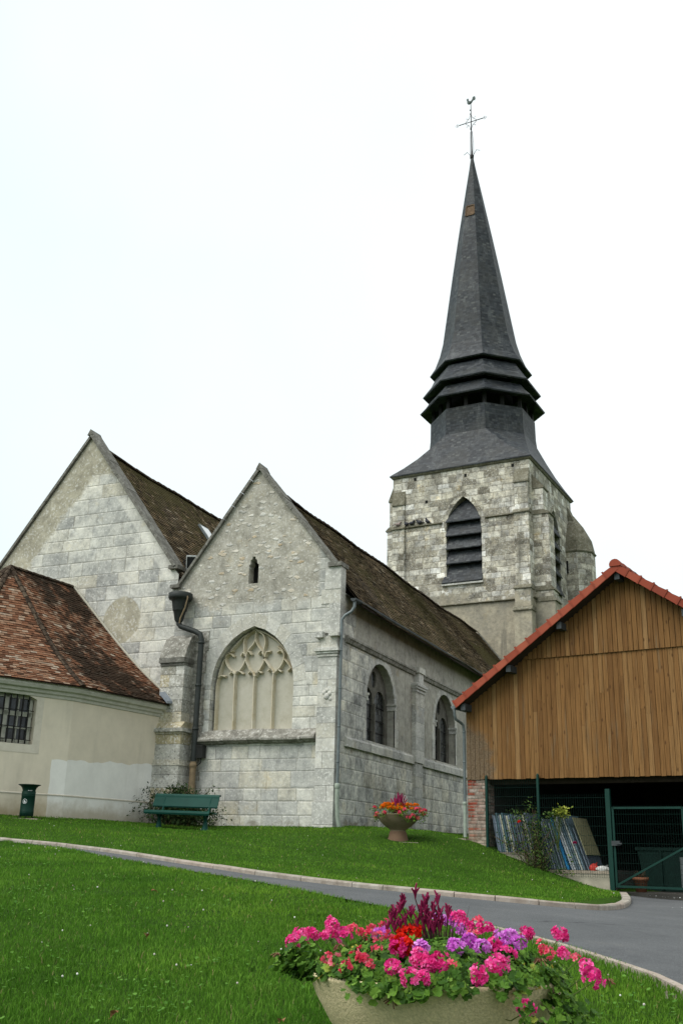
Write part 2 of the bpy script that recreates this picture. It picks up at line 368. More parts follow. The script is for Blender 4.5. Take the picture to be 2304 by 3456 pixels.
def m_brick():
    t = NT('brick'); rnd, r2, mort, d = ashlar(t, .072, .20, .24, .004, .011, .008, .0)
    x, y, z = t.sep(t.pos())
    col = t.ramp(rnd, [(0., (.25, .055, .035)), (.3, (.30, .10, .065)), (.55, (.30, .19, .15)), (.8, (.36, .29, .25)), (1., (.42, .38, .34))])
    k = t.ss(t.math('ADD', x, t.math('MULTIPLY', t.math('SUBTRACT', t.noise(t.pos(), 5., 4, .7), .5), .5)), -7.05, -6.9, 0., .75)
    col = t.mix(k, col, t.ramp(r2, [(0., (.20, .16, .13)), (.5, (.34, .26, .215)), (1., (.48, .42, .37))]))
    col = t.mix(mort, col, (.25, .22, .18))
    col = t.mix(t.ss(z, .3, .85, .45, 0.), col, (.40, .35, .26))
    col = t.mix(1., col, t.ramp(t.noise(t.pos(), 9., 4, .7), [(.3, (.5, .48, .46)), (.6, (1., 1., 1.)), (.8, (1.15, 1.15, 1.12))]), 'MULTIPLY')
    return t.out(col, .95, t.bump(t.math('ADD', t.ss(d, 0., .012), t.noise(t.pos(), 40., 4, .7)), .01, .9), spec=.15)
M['brick'] = m_brick(); M['roof_brown'] = m_flat('roof_brown', (.11, .065, .048), .9, 0., .3, 4., .15)
M['concrete'] = m_flat('concrete', (.36, .33, .26), .95, 0., .25, 3., .2, .006)
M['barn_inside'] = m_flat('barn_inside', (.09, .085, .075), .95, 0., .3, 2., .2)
M['beam'] = m_flat('beam', (.05, .038, .028), .9, 0., .3, 3., .2)
M['wire_steel'] = m_flat('wire_steel', (.004, .020, .015), .5, 0., .2, 6., .2)
M['green_steel'] = m_flat('green_steel', (.006, .036, .027), .45, 0., .2, 6.)
M['bench_green'] = m_flat('bench_green', (.006, .050, .038), .5, 0., .2, 3., .25)
M['bin_green'] = m_flat('bin_green', (.004, .028, .019), .5, 0., .2, 3., .25)
M['white_sticker'] = m_flat('white_sticker', (.72, .74, .74), .5, 0., .05)
M['slab_stone'] = m_flat('slab_stone', (.33, .28, .22), .95, 0., .3, 5., .2, .006)
def m_kerb():
    t = NT('kerb_stone'); f = t.noise(t.pos(), 5., 6, .75)
    col = t.ramp(f, [(.3, (.17, .145, .115)), (.5, (.29, .26, .22)), (.7, (.40, .375, .33))])
    col = t.mix(t.ss(t.attr('rnd'), .2, .8, 0., .3), col, (.40, .30, .25))
    return t.out(col, .95, t.bump(t.noise(t.pos(), 25., 5, .75), .006, .8), spec=.2)
M['kerb_stone'] = m_kerb()
def m_asphalt():
    t = NT('asphalt'); f = t.noise(t.pos(), .7, 5, .7); g = t.noise(t.pos(), 120., 3, .7)
    col = t.ramp(f, [(.3, (.080, .084, .088)), (.55, (.100, .104, .108)), (.75, (.120, .123, .126))])
    col = t.mix(1., col, t.ramp(g, [(.3, (.6, .6, .6)), (.52, (1., 1., 1.)), (.68, (1.7, 1.7, 1.66))]), 'MULTIPLY')
    cr_ = t.voro(t.vm('ADD', t.pos(), t.vm('MULTIPLY', t.noise(t.pos(), 1.5, 4, .6, col=True), (.8, .8, 0.))), .42, 'DISTANCE_TO_EDGE')
    kc = t.math('MULTIPLY', t.ss(cr_.outputs['Distance'], .004, .012, .55, 0.), t.ss(t.noise(t.pos(), .5, 3, .6), .5, .6))
    col = t.mix(kc, col, (.028, .030, .032))
    col = t.mix(t.ss(t.noise(t.pos(), 2.6, 5, .75), .56, .70, 0., .35), col, (.135, .135, .128))
    col = t.mix(t.ss(t.noise(t.vm('ADD', t.pos(), (9., 3., 0.)), 1.1, 5, .7), .55, .68, 0., .35), col, (.048, .051, .055))
    return t.out(col, .9, t.bump(g, .006, .8), spec=.25)
M['asphalt'] = m_asphalt()
def m_ground():
    t = NT('lawn_soil'); f = t.noise(t.pos(), 1.2, 5, .7); g = t.noise(t.pos(), 40., 4, .75)
    col = t.ramp(f, [(.3, (.028, .070, .008)), (.55, (.040, .092, .011)), (.75, (.054, .104, .015))])
    col = t.mix(1., col, t.ramp(g, [(.3, (.45, .45, .4)), (.55, (1., 1., 1.)), (.75, (1.4, 1.35, 1.2))]), 'MULTIPLY')
    return t.out(col, .95, t.bump(g, .03, 1.), spec=.1)
M['lawn_soil'] = m_ground()
def m_grass():
    t = NT('grass_blades'); f = t.noise(t.pos(), .8, 4, .65)
    col = t.ramp(t.attr('rnd'), [(0., (.045, .122, .012)), (.45, (.094, .218, .023)), (.8, (.145, .280, .038)), (.95, (.20, .32, .06)), (1., (.31, .27, .12))])
    col = t.mix(1., col, t.ramp(f, [(.3, (.70, .76, .68)), (.5, (1., 1., 1.)), (.72, (1.3, 1.2, 1.15))]), 'MULTIPLY')
    big = t.noise(t.pos(), .27, 4, .6)
    col = t.mix(1., col, t.ramp(big, [(.36, (.78, .86, .8)), (.5, (1., 1., 1.)), (.64, (1.22, 1.1, 1.))]), 'MULTIPLY')
    worn = t.noise(t.vm('ADD', t.pos(), (31., 5., 0.)), 1.7, 5, .7)
    col = t.mix(t.ss(worn, .60, .72, 0., .35), col, (.17, .19, .05))
    return t.out(col, .8, None, 0., .08, trans=.28)
M['grass_blades'] = m_grass()
def m_leaf(name, stops, tr=.25, rough=.5):
    t = NT(name); col = t.ramp(t.attr('rnd'), stops); return t.out(col, rough, None, 0., .22, trans=tr)
M['geranium_leaf'] = m_leaf('geranium_leaf', [(0., (.018, .052, .008)), (.35, (.048, .118, .014)), (.7, (.105, .215, .026)), (.95, (.19, .32, .05)), (1., (.42, .34, .05))])
M['clover_leaf'] = m_leaf('clover_leaf', [(0., (.055, .155, .017)), (.5, (.085, .205, .024)), (1., (.12, .26, .036))])
M['shrub_leaf'] = m_leaf('shrub_leaf', [(0., (.016, .036, .012)), (.5, (.036, .072, .022)), (.85, (.068, .115, .034)), (1., (.16, .18, .08))])
M['rose_leaf'] = m_leaf('rose_leaf', [(0., (.018, .045, .012)), (.5, (.05, .10, .024)), (.85, (.10, .17, .04)), (1., (.24, .27, .06))])
M['golden_leaf'] = m_leaf('golden_leaf', [(0., (.10, .16, .025)), (.6, (.30, .34, .05)), (1., (.46, .46, .10))])
M['marigold_leaf'] = m_leaf('marigold_leaf', [(0., (.04, .10, .012)), (.5, (.10, .21, .025)), (1., (.22, .34, .05))])
M['pink_petal'] = m_leaf('pink_petal', [(0., (.55, .015, .16)), (.5, (.82, .045, .30)), (1., (.90, .20, .48))], .3, .6)
M['lilac_petal'] = m_leaf('lilac_petal', [(0., (.48, .07, .46)), (.5, (.68, .18, .68)), (1., (.80, .38, .80))], .3, .6)
M['coral_petal'] = m_leaf('coral_petal', [(0., (.60, .03, .08)), (.5, (.82, .09, .17)), (1., (.86, .24, .32))], .3, .6)
M['red_petal'] = m_leaf('red_petal', [(0., (.50, .008, .004)), (.5, (.72, .02, .008)), (1., (.80, .06, .02))], .3, .6)
M['orange_petal'] = m_leaf('orange_petal', [(0., (.60, .10, .004)), (.5, (.80, .20, .006)), (1., (.85, .33, .02))], .3, .6)
M['crimson_petal'] = m_leaf('crimson_petal', [(0., (.11, .006, .03)), (.5, (.24, .014, .07)), (1., (.38, .04, .12))], .2, .6)
M['stem_green'] = m_leaf('stem_green', [(0., (.05, .08, .02)), (1., (.12, .15, .045))], .1)
M['maroon_stem'] = m_leaf('maroon_stem', [(0., (.035, .012, .018)), (1., (.07, .025, .03))], .05)
M['twig'] = m_leaf('twig', [(0., (.05, .035, .02)), (1., (.12, .085, .05))], .05)
M['withered'] = m_leaf('withered', [(0., (.09, .022, .018)), (.6, (.20, .075, .05)), (1., (.30, .18, .10))], .1)
M['dry_leaf'] = m_leaf('dry_leaf', [(0., (.16, .07, .03)), (1., (.30, .17, .08))], .1, .8)
M['clover_white'] = m_leaf('clover_white', [(0., (.35, .26, .22)), (.4, (.55, .52, .47)), (1., (.75, .75, .70))], .1, .8)
def m_planter(name, c, var):
    t = NT(name); g = t.noise(t.pos(), 95., 3, .7); f = t.noise(t.pos(), 4., 5, .7)
    col = t.ramp(g, [(.3, tuple(x * .78 for x in c)), (.52, c), (.72, tuple(min(1, x * 1.22) for x in c))])
    col = t.mix(t.ss(f, .4, .75, 0., var), col, tuple(x * .55 for x in c))
    return t.out(col, .92, t.bump(g, .006, 1.), spec=.2)
M['pebble_concrete'] = m_planter('pebble_concrete', (.66, .55, .34), .12)
M['brown_concrete'] = m_planter('brown_concrete', (.20, .155, .10), .35)
M['red_concrete'] = m_planter('red_concrete', (.165, .105, .068), .4)
M['soil'] = m_flat('soil', (.025, .018, .012), .95, 0., .4, 20., .1, .01)
def m_sheet():
    t = NT('panel_edges'); c = t.ramp(t.attr('rnd'), [(0., (.06, .075, .10)), (.3, (.15, .185, .23)), (.5, (.23, .28, .35)), (.68, (.07, .14, .16)), (.8, (.48, .48, .36)), (.92, (.42, .47, .55)), (1., (.55, .58, .60))])
    c = t.mix(t.ss(t.noise(t.pos(), 5., 5, .75), .45, .75, 0., .5), c, (.06, .065, .06))
    return t.out(c, .7, spec=.3)
M['panel_edges'] = m_sheet()
M['panel_blue'] = m_flat('panel_blue', (.02, .17, .36), .6); M['panel_olive'] = m_flat('panel_olive', (.24, .23, .13), .7, 0., .15, 4.)
M['bag_red'] = m_flat('bag_red', (.55, .05, .04), .4); M['bag_white'] = m_flat('bag_white', (.62, .63, .60), .4)
M['skip_green'] = m_flat('skip_green', (.005, .026, .019), .6); M['cabinet_grey'] = m_flat('cabinet_grey', (.12, .14, .14), .6)
M['terracotta'] = m_flat('terracotta', (.26, .11, .06), .85)
M['pigeon_grey'] = m_flat('pigeon_grey', (.045, .046, .055), .7, 0., .35, 12.); M['pigeon_white'] = m_flat('pigeon_white', (.30, .24, .22), .7, 0., .5, 14.)
# ---------------------------------------------------------------- geometry helpers
def link(o, parent=None):
    COL.objects.link(o)
    if parent: o.parent = parent
    return o
def tag(o, label=None, cat=None, group=None, kind=None):
    if label: o['label'] = label
    if cat: o['category'] = cat
    if group: o['group'] = group
    if kind: o['kind'] = kind
    return o
def empty(name, loc=(0, 0, 0), rz=0., label=None, cat=None, group=None):
    o = bpy.data.objects.new(name, None); o.location = loc; o.rotation_euler = (0, 0, rz); o.empty_display_size = .2
    link(o); return tag(o, label, cat, group)
ORG = {}
def copy_tree(o, parent=None):
    c = o.copy(); link(c, parent)
    for ch in list(o.children): copy_tree(ch, c)
    return c
def mesh_np(name, V, F, mat, parent=None, rnd=None, uv=None, moss=None, origin=None, smooth=False):
    """V (n,3); F list of int arrays, each (m,k)"""
    V = np.asarray(V, np.float32)
    if origin is not None: V = V - np.asarray(origin, np.float32)
    me = bpy.data.meshes.new(name)
    me.vertices.add(len(V)); me.vertices.foreach_set('co', V.ravel())
    F = [np.asarray(f, np.int32) for f in F if len(f)]
    loops = np.concatenate([f.ravel() for f in F]); cnt = np.concatenate([np.full(len(f), f.shape[1], np.int32) for f in F])
    st = np.concatenate([[0], np.cumsum(cnt)[:-1]]).astype(np.int32)
    me.loops.add(len(loops)); me.loops.foreach_set('vertex_index', loops)
    me.polygons.add(len(cnt)); me.polygons.foreach_set('loop_start', st)
    if smooth: me.polygons.foreach_set('use_smooth', np.ones(len(cnt), bool))
    else: me.polygons.foreach_set('use_smooth', np.zeros(len(cnt), bool))
    for nm, arr in (('rnd', rnd), ('moss', moss)):
        if arr is not None:
            a = me.attributes.new(nm, 'FLOAT', 'FACE'); a.data.foreach_set('value', np.asarray(arr, np.float32))
    if uv is not None:
        l = me.uv_layers.new(name='UV'); l.data.foreach_set('uv', np.asarray(uv, np.float32).ravel())
    me.update(); me.materials.append(M[mat])
    o = bpy.data.objects.new(name, me); return link(o, parent)

class MB:
    """collects faces in world (or thing) coordinates; auto metre UVs: u along the wall, v up it"""
    def __init__(s, mtx=None): s.v, s.f, s.r, s.sm, s.mi = [], [], [], [], []; s.mtx = mtx; s.cur = 0
    def add(s, pts, faces, rnd=None, smooth=False):
        b = len(s.v)
        for p in pts:
            p = Vector(p); s.v.append(s.mtx @ p if s.mtx else p)
        for f in faces:
            s.f.append([b + i for i in f]); s.r.append(random.random() if rnd is None else rnd); s.sm.append(smooth); s.mi.append(s.cur)
        return s
    def box(s, a, b, rnd=None, taper=None):
        x0, y0, z0 = a; x1, y1, z1 = b; r = random.random() if rnd is None else rnd
        p = [(x0, y0, z0), (x1, y0, z0), (x1, y1, z0), (x0, y1, z0), (x0, y0, z1), (x1, y0, z1), (x1, y1, z1), (x0, y1, z1)]
        if taper: p[4:] = [((x + .0) + (((x0 + x1) / 2) - x) * taper, y + ((y0 + y1) / 2 - y) * taper, z) for x, y, z in p[4:]]
        return s.add(p, [(0, 3, 2, 1), (4, 5, 6, 7), (0, 1, 5, 4), (1, 2, 6, 5), (2, 3, 7, 6), (3, 0, 4, 7)], r)
    def bar(s, p, q, wd, ht, up=(0, 0, 1), rnd=None):
        p, q = Vector(p), Vector(q); d = (q - p).normalized(); u = Vector(up)
        if abs(d.dot(u)) > .98: u = Vector((0, 1, 0))
        a = d.cross(u).normalized() * wd / 2; b = a.cross(d).normalized() * ht / 2
        P = [p - a - b, p + a - b, p + a + b, p - a + b, q - a - b, q + a - b, q + a + b, q - a + b]
        return s.add(P, [(0, 1, 2, 3)[::-1], (4, 5, 6, 7), (0, 1, 5, 4), (1, 2, 6, 5), (2, 3, 7, 6), (3, 0, 4, 7)], rnd)
    def prism(s, poly, d, rnd=None):
        """closed 3d polygon extruded by vector d"""
        n = len(poly); d = Vector(d); a = [Vector(p) for p in poly]
        r = random.random() if rnd is None else rnd
        fs = [list(range(n))[::-1], list(range(n, 2 * n))] + [(i, (i + 1) % n, n + (i + 1) % n, n + i) for i in range(n)]
        return s.add(a + [p + d for p in a], fs, r)
    def tube(s, path, rad, k=8, cap=True, rnd=None, smooth=True):
        P = [Vector(p) for p in path]; n = len(P); rr = rad if isinstance(rad, (list, tuple)) else [rad] * n
        up = None; pts = []
        for i in range(n):
            t = (P[min(i + 1, n - 1)] - P[max(i - 1, 0)]).normalized()
            if up is None: up = t.orthogonal().normalized()
            up = (up - t * up.dot(t)).normalized(); bn = t.cross(up)
            for j in range(k):
                a = 2 * math.pi * j / k; pts.append(P[i] + (up * math.cos(a) + bn * math.sin(a)) * rr[i])
        fs = [(i * k + j, i * k + (j + 1) % k, (i + 1) * k + (j + 1) % k, (i + 1) * k + j) for i in range(n - 1) for j in range(k)]
        s.add(pts, fs, rnd, smooth)
        if cap: s.add([pts[j] for j in range(k)], [list(range(k))[::-1]], rnd); s.add([pts[(n - 1) * k + j] for j in range(k)], [list(range(k))], rnd)
        return s
    def lathe(s, prof, c=(0, 0, 0), k=24, rnd=None, smooth=True, a0=0.):
        pts = []
        for r, z in prof:
            for j in range(k):
                a = a0 + 2 * math.pi * j / k; pts.append((c[0] + r * math.cos(a), c[1] + r * math.sin(a), c[2] + z))
        return s.add(pts, [(i * k + j, i * k + (j + 1) % k, (i + 1) * k + (j + 1) % k, (i + 1) * k + j) for i in range(len(prof) - 1) for j in range(k)], rnd, smooth)
    def ball(s, c, r, k=10, m=6, sc=(1, 1, 1), rnd=None):
        pts = []
        for i in range(m + 1):
            th = math.pi * i / m
            for j in range(k):
                a = 2 * math.pi * j / k; pts.append((c[0] + r * sc[0] * math.sin(th) * math.cos(a), c[1] + r * sc[1] * math.sin(th) * math.sin(a), c[2] - r * sc[2] * math.cos(th)))
        return s.add(pts, [(i * k + j, i * k + (j + 1) % k, (i + 1) * k + (j + 1) % k, (i + 1) * k + j) for i in range(m) for j in range(k)], rnd, True)
    def sweep(s, prof, path, out=1, closed=False, rnd=None):
        """profile [(outward, z)] swept with mitres along a plan polyline [(x, y)]; outward is to the right of travel when out=1"""
        P = [Vector((x, y)) for x, y in path]; n = len(P); rings = []
        for i in range(n):
            d0 = (P[i] - P[i - 1]).normalized() if (i > 0 or closed) else None
            d1 = (P[(i + 1) % n] - P[i]).normalized() if (i < n - 1 or closed) else None
            d0 = d0 or d1; d1 = d1 or d0
            n0 = Vector((d0.y, -d0.x)) * out; n1 = Vector((d1.y, -d1.x)) * out
            m = (n0 + n1); m = m / max(.3, (1 + n0.dot(n1)))
            rings.append([(P[i].x + m.x * o, P[i].y + m.y * o, z) for o, z in prof])
        k = len(prof); pts = [p for r in rings for p in r]
        fs = [(i * k + j, ((i + 1) % n) * k + j, ((i + 1) % n) * k + (j + 1) % k, i * k + (j + 1) % k) for i in range(n if closed else n - 1) for j in range(k)]
        s.add(pts, fs, rnd)
        if not closed: s.add(rings[0], [list(range(k))], rnd); s.add(rings[-1], [list(range(k))[::-1]], rnd)
        return s
    def plate(s, outer, holes, O, U, V, N, depth=0., back=0., rnd=None, rim=False):
        """flat polygon with holes in the frame (O,U,V,N); depth: how far hole sides run inwards; back: thickness of the plate"""
        O, U, V, N = Vector(O), Vector(U), Vector(V), Vector(N)
        loops = [outer] + list(holes); vs, es = [], []
        for lp in loops:
            b = len(vs); n = len(lp); vs += [Vector((a, c)) for a, c in lp]; es += [(b + i, b + (i + 1) % n) for i in range(n)]
        res = geometry.delaunay_2d_cdt(vs, es, [], 0, 1e-5)
        pv, tris = res[0], res[2]
        def inside(p, lp):
            c = False; n = len(lp)
            for i in range(n):
                (x0, y0), (x1, y1) = lp[i], lp[(i + 1) % n]
                if (y0 > p[1]) != (y1 > p[1]) and p[0] < (x1 - x0) * (p[1] - y0) / (y1 - y0) + x0: c = not c
            return c
        keep = []
        for t in tris:
            c = ((pv[t[0]].x + pv[t[1]].x + pv[t[2]].x) / 3, (pv[t[0]].y + pv[t[1]].y + pv[t[2]].y) / 3)
            if inside(c, outer) and not any(inside(c, h) for h in holes): keep.append(t)
        W = lambda a, c, d=0.: O + U * a + V * c + N * d
        flip = U.cross(V).dot(N) < 0
        fix = lambda f: f[::-1] if flip else f
        r = random.random() if rnd is None else rnd
        s.add([W(p.x, p.y) for p in pv], [fix(tuple(t)) for t in keep], r)
        if back:
            s.add([W(p.x, p.y, -back) for p in pv], [fix(tuple(t))[::-1] for t in keep], r)
        for lp, dd in [(h, depth or back) for h in holes] + ([(outer, back)] if (back or rim) else []):
            if not dd: continue
            n = len(lp)
            for i in range(n):
                a, c = lp[i], lp[(i + 1) % n]
                s.add([W(*a), W(*c), W(*c, -dd), W(*a, -dd)], [(0, 1, 2, 3)], r)
        return s
    def build(s, name, mat, parent=None, origin=None):
        if not s.f: return None
        V = np.array([tuple(p) for p in s.v]); uv = []
        for f in s.f:
            P = [s.v[i] for i in f]
            nrm = geometry.normal(P) if len(P) > 2 else Vector((0, 0, 1))
            if abs(nrm.z) < .985:
                t = Vector((0, 0, 1)).cross(nrm).normalized(); b = nrm.cross(t)
            else: t, b = Vector((1, 0, 0)), Vector((0, 1, 0))
            uv += [(p.dot(t), p.dot(b)) for p in P]
        if origin is None and parent is not None: origin = tuple(ORG.get(parent.name, (0, 0, 0)))
        if origin is not None: V = V - np.array(origin)
        me = bpy.data.meshes.new(name); me.from_pydata(V.tolist(), [], s.f)
        l = me.uv_layers.new(name='UV'); l.data.foreach_set('uv', np.array(uv, np.float32).ravel())
        a = me.attributes.new('rnd', 'FLOAT', 'FACE'); a.data.foreach_set('value', np.array(s.r, np.float32))
        me.polygons.foreach_set('use_smooth', np.array(s.sm, bool))
        for m in (mat if isinstance(mat, (list, tuple)) else [mat]): me.materials.append(M[m])
        me.polygons.foreach_set('material_index', np.array(s.mi, np.int32))
        me.update()
        return link(bpy.data.objects.new(name, me), parent)
def thing(name, loc, label, cat, group=None):
    """an Empty at the base; parts built in world coordinates are stored relative to it"""
    o = empty(name, loc, 0., label, cat, group); ORG[o.name] = tuple(loc); return o
def sub(o): ORG[o.name] = ORG.get(o.parent.name, (0, 0, 0)) if o.parent else (0, 0, 0); return o   # a part that takes sub-parts

def gothic(cx, hw, spring, apex, n=9):
    """pointed arch outline from right spring over the apex to left spring"""
    h = apex - spring; r = (hw * hw + h * h) / (2 * hw)
    a1 = math.atan2(h, r - hw); pts = []
    for i in range(n + 1):
        a = a1 * i / n; pts.append((cx + hw - r + r * math.cos(a), spring + r * math.sin(a)))
    return pts + [(2 * cx - x, y) for x, y in pts[-2::-1]]
def roundarch(cx, hw, spring, n=14):
    return [(cx + hw * math.cos(math.pi * i / n), spring + hw * math.sin(math.pi * i / n)) for i in range(n + 1)]

def tiles(name, quads, mat, parent, e=.115, wd=.17, thick=.016, moss=None, rough=.006, sag=None):
    """plain tiles laid course by course on ruled roof faces; quads = [(eave0, eave1, top1, top0, curve or None)]"""
    Vs, Fs, rn, ms = [], [], [], []; nb = 0
    for q in quads:
        e0, e1, t1, t0 = [np.array(p, float) for p in q[:4]]; g = q[4] if len(q) > 4 else None
        L = np.linalg.norm((t0 + t1) / 2 - (e0 + e1) / 2); rows = max(2, int(L / e))
        def P(ss, tt):
            tt = np.minimum(np.asarray(tt, float), 1.); ss = np.asarray(ss, float)
            a = e0 + (t0 - e0) * tt[..., None]; b = e1 + (t1 - e1) * tt[..., None]
            p = a + (b - a) * ss[..., None]
            if g: p[..., 2] = p[..., 2] - g(tt) * 1.0
            if sag: p = p + sag(p)
            return p
        for i in range(rows):
            ta, tb = i / rows, min(1., (i + 1.5) / rows)
            wl_ = np.linalg.norm(P(np.array(1.), np.array(ta)) - P(np.array(0.), np.array(ta)))
            n = max(1, int(wl_ / wd)); off = (.5 if i % 2 else 0.)
            ed = (np.arange(n + 2) - off) / n; ed = np.clip(ed, 0, 1)
            s0, s1 = ed[:-1], ed[1:]; ok = (s1 - s0) > .15 / n; s0, s1 = s0[ok], s1[ok]; m = len(s0)
            if not m: continue
            j = rng.normal(0, .004, m)[:, None] * 0
            A = P(s0, np.full(m, ta)); B = P(s1, np.full(m, ta)); C = P(s1, np.full(m, tb)); D = P(s0, np.full(m, tb))
            nr = np.cross(B - A, D - A); ln = np.linalg.norm(nr, axis=1, keepdims=True); ln[ln < 1e-9] = 1; nr = nr / ln
            nr *= np.where(nr[:, 2:3] < 0, -1, 1)
            up = (D - A); ul = np.linalg.norm(up, axis=1, keepdims=True); ul[ul < 1e-9] = 1; up = up / ul
            sh = up * rng.normal(0, .007, m)[:, None]
            lift = (thick + np.abs(rng.normal(0, rough, m)))[:, None]; l2 = lift + rng.normal(0, .003, m)[:, None]
            gap = (B - A) * .02
            A2, B2 = A + nr * lift + sh + gap, B + nr * l2 + sh - gap
            A1, B1 = A + sh - nr * .004 + gap, B + sh - nr * .004 - gap
            Vs.append(np.stack([A1, B1, A2, B2, C, D], 1).reshape(-1, 3))
            base = nb + np.arange(m)[:, None] * 6
            f = np.stack([base + np.array([2, 3, 4, 5]), base + np.array([0, 1, 3, 2])], 1).reshape(-1, 4)
            Fs.append(f); nb += 6 * m
            r = rng.random(m); rn.append(np.stack([r, r * .15], 1).ravel())  # front edges coloured darker, painting in the shade line under each course
            mv = np.array([moss(p) for p in (A + C) / 2]) if moss else np.zeros(m); ms.append(np.repeat(mv, 2))
    return mesh_np(name, np.concatenate(Vs), [np.concatenate(Fs)], mat, parent, np.concatenate(rn), None, np.concatenate(ms), ORG.get(parent.name, (0, 0, 0)))

def scatter(tv, tf, loc, rot, scl):
    """instances of a small template as one vertex soup: rot (n,3,3), scl (n,)"""
    tv = np.asarray(tv, np.float32); n = len(loc); k = len(tv)
    V = np.einsum('nij,kj->nki', rot, tv) * np.asarray(scl)[:, None, None] + np.asarray(loc)[:, None, :]
    F = [(np.asarray(f)[None] + (np.arange(n) * k)[:, None, None]).reshape(-1, np.asarray(f).shape[1]) for f in tf]
    return V.reshape(-1, 3), F
def rots(n, tilt=.6, az=None, g=rng):
    """random rotations: spin about own z, tilted from upright by up to tilt towards azimuth az"""
    a = g.uniform(0, 2 * math.pi, n) if az is None else az
    t = g.uniform(0, 1, n) * tilt if np.isscalar(tilt) else tilt
    ca, sa, ct, st = np.cos(a), np.sin(a), np.cos(t), np.sin(t)
    s = g.uniform(0, 2 * math.pi, n); cs, sn = np.cos(s), np.sin(s); Z = np.zeros(n); O = np.ones(n)
    mk = lambda *r: np.array(r).reshape(3, 3, n).transpose(2, 0, 1)
    Ra = mk(ca, -sa, Z, sa, ca, Z, Z, Z, O); Rt = mk(ct, Z, st, Z, O, Z, -st, Z, ct); Rs = mk(cs, -sn, Z, sn, cs, Z, Z, Z, O)
    Rb = mk(ca, sa, Z, -sa, ca, Z, Z, Z, O)
    return Ra @ Rt @ Rb @ Rs

# ---------------------------------------------------------------- the ground: heights known at points, a thin-plate surface between
CTRL = np.array([[-17.16,19.92,0.747],[-17.9,18.4,0.72],[-16.36,22.5,0.746],[-16.1,24.3,0.735],[-15.0,25.0,0.72],[-13.0,25.0,0.71],[-11.0,25.0,0.71],[-10.88,30.0,0.8],[-10.88,36.4,0.88],[-16.7,19.2,0.655],[-14.0,22.5,0.54],[-8.366,22.754,0.336],[-6.518,24.14,0.231],[-6.116,24.069,0.076],[-5.626,23.982,-0.09],[-5.224,23.911,-0.202],[-4.739,23.826,-0.36],[-3.873,23.673,-0.583],[-7.2,24.3,0.46],[-14.071,16.333,0.186],[-11.563,15.683,0.055],[-9.295,14.927,-0.109],[-7.272,14.065,-0.249],[-5.754,13.419,-0.327],[-4.298,13.073,-0.387],[-3.204,13.114,-0.445],[-2.634,13.69,-0.505],[-2.467,14.418,-0.536],[-2.481,15.94,-0.554],[-2.677,17.927,-0.547],[-2.954,19.662,-0.537],[-3.623,22.643,-0.551],[-13.65,15.862,0.085],[-11.229,14.519,0.001],[-8.449,12.896,-0.155],[-6.34,11.635,-0.279],[-4.358,10.318,-0.41],[-3.644,9.866,-0.466],[-2.403,8.99,-0.55],[-1.694,8.427,-0.627],[-1.382,8.126,-0.666],[-1.052,7.725,-0.699],[-0.786,7.296,-0.734],[0.0,0.0,-1.6],[-5.0,-3.0,-2.0],[6.0,2.0,-1.45],[5.0,14.0,-0.8],[0.0,22.0,-0.6],[4.0,22.5,-0.6],[2.0,17.0,-0.68],[-25.0,20.0,0.6],[-30.0,8.0,-0.3],[-12.0,3.0,-1.1],[-25.0,30.0,0.8],[-3.5,23.8,-0.6],[0.0,30.0,-0.5],[-4.0,30.0,-0.4],[-9.0,45.0,1.0],[14.0,30.0,-0.5],[14.0,18.0,-0.8],[-40.0,40.0,1.2],[10.0,-5.0,-1.8],[-13.422,16.18,0.157],[-12.787,16.021,0.123],[-10.399,15.318,-0.024],[-18.0,17.3,0.36],[-22.5,18.5,0.52]])
def _phi(r): return np.where(r > 0, r * r * np.log(np.maximum(r, 1e-9)), 0)
def _tps(C, lam=.3):
    n = len(C); r = np.hypot(C[:, None, 0] - C[None, :, 0], C[:, None, 1] - C[None, :, 1]); A = np.zeros((n + 3, n + 3))
    A[:n, :n] = _phi(r) + lam * np.eye(n); A[:n, n] = 1; A[:n, n + 1:] = C[:, :2]; A[n, :n] = 1; A[n + 1:, :n] = C[:, :2].T
    return np.linalg.solve(A, np.r_[C[:, 2], 0, 0, 0])
_W = _tps(CTRL)
def G(x, y):
    x = np.atleast_1d(np.asarray(x, float)); y = np.atleast_1d(np.asarray(y, float)); out = np.empty(x.shape)
    xc, yc = np.clip(x, -45, 18), np.clip(y, -8, 50)
    for i in range(0, len(x), 20000):
        a, b = xc[i:i + 20000], yc[i:i + 20000]
        r = np.hypot(a[:, None] - CTRL[None, :, 0], b[:, None] - CTRL[None, :, 1])
        out[i:i + 20000] = _phi(r) @ _W[:-3] + _W[-3] + _W[-2] * a + _W[-1] * b
    return np.clip(out, -2.4, 1.6)
def g1(x, y): return float(G(x, y)[0])
def resample(P, step):
    P = np.array(P, float); out = [P[0]]
    # Catmull-Rom through the points
    Q = np.vstack([2 * P[0] - P[1], P, 2 * P[-1] - P[-2]])
    for i in range(1, len(Q) - 2):
        n = max(2, int(np.linalg.norm(Q[i + 1] - Q[i]) / step))
        for t in np.linspace(0, 1, n + 1)[1:]:
            out.append(.5 * ((2 * Q[i]) + (-Q[i - 1] + Q[i + 1]) * t + (2 * Q[i - 1] - 5 * Q[i] + 4 * Q[i + 1] - Q[i + 2]) * t * t + (-Q[i - 1] + 3 * Q[i] - 3 * Q[i + 1] + Q[i + 2]) * t ** 3))
    return np.array(out)
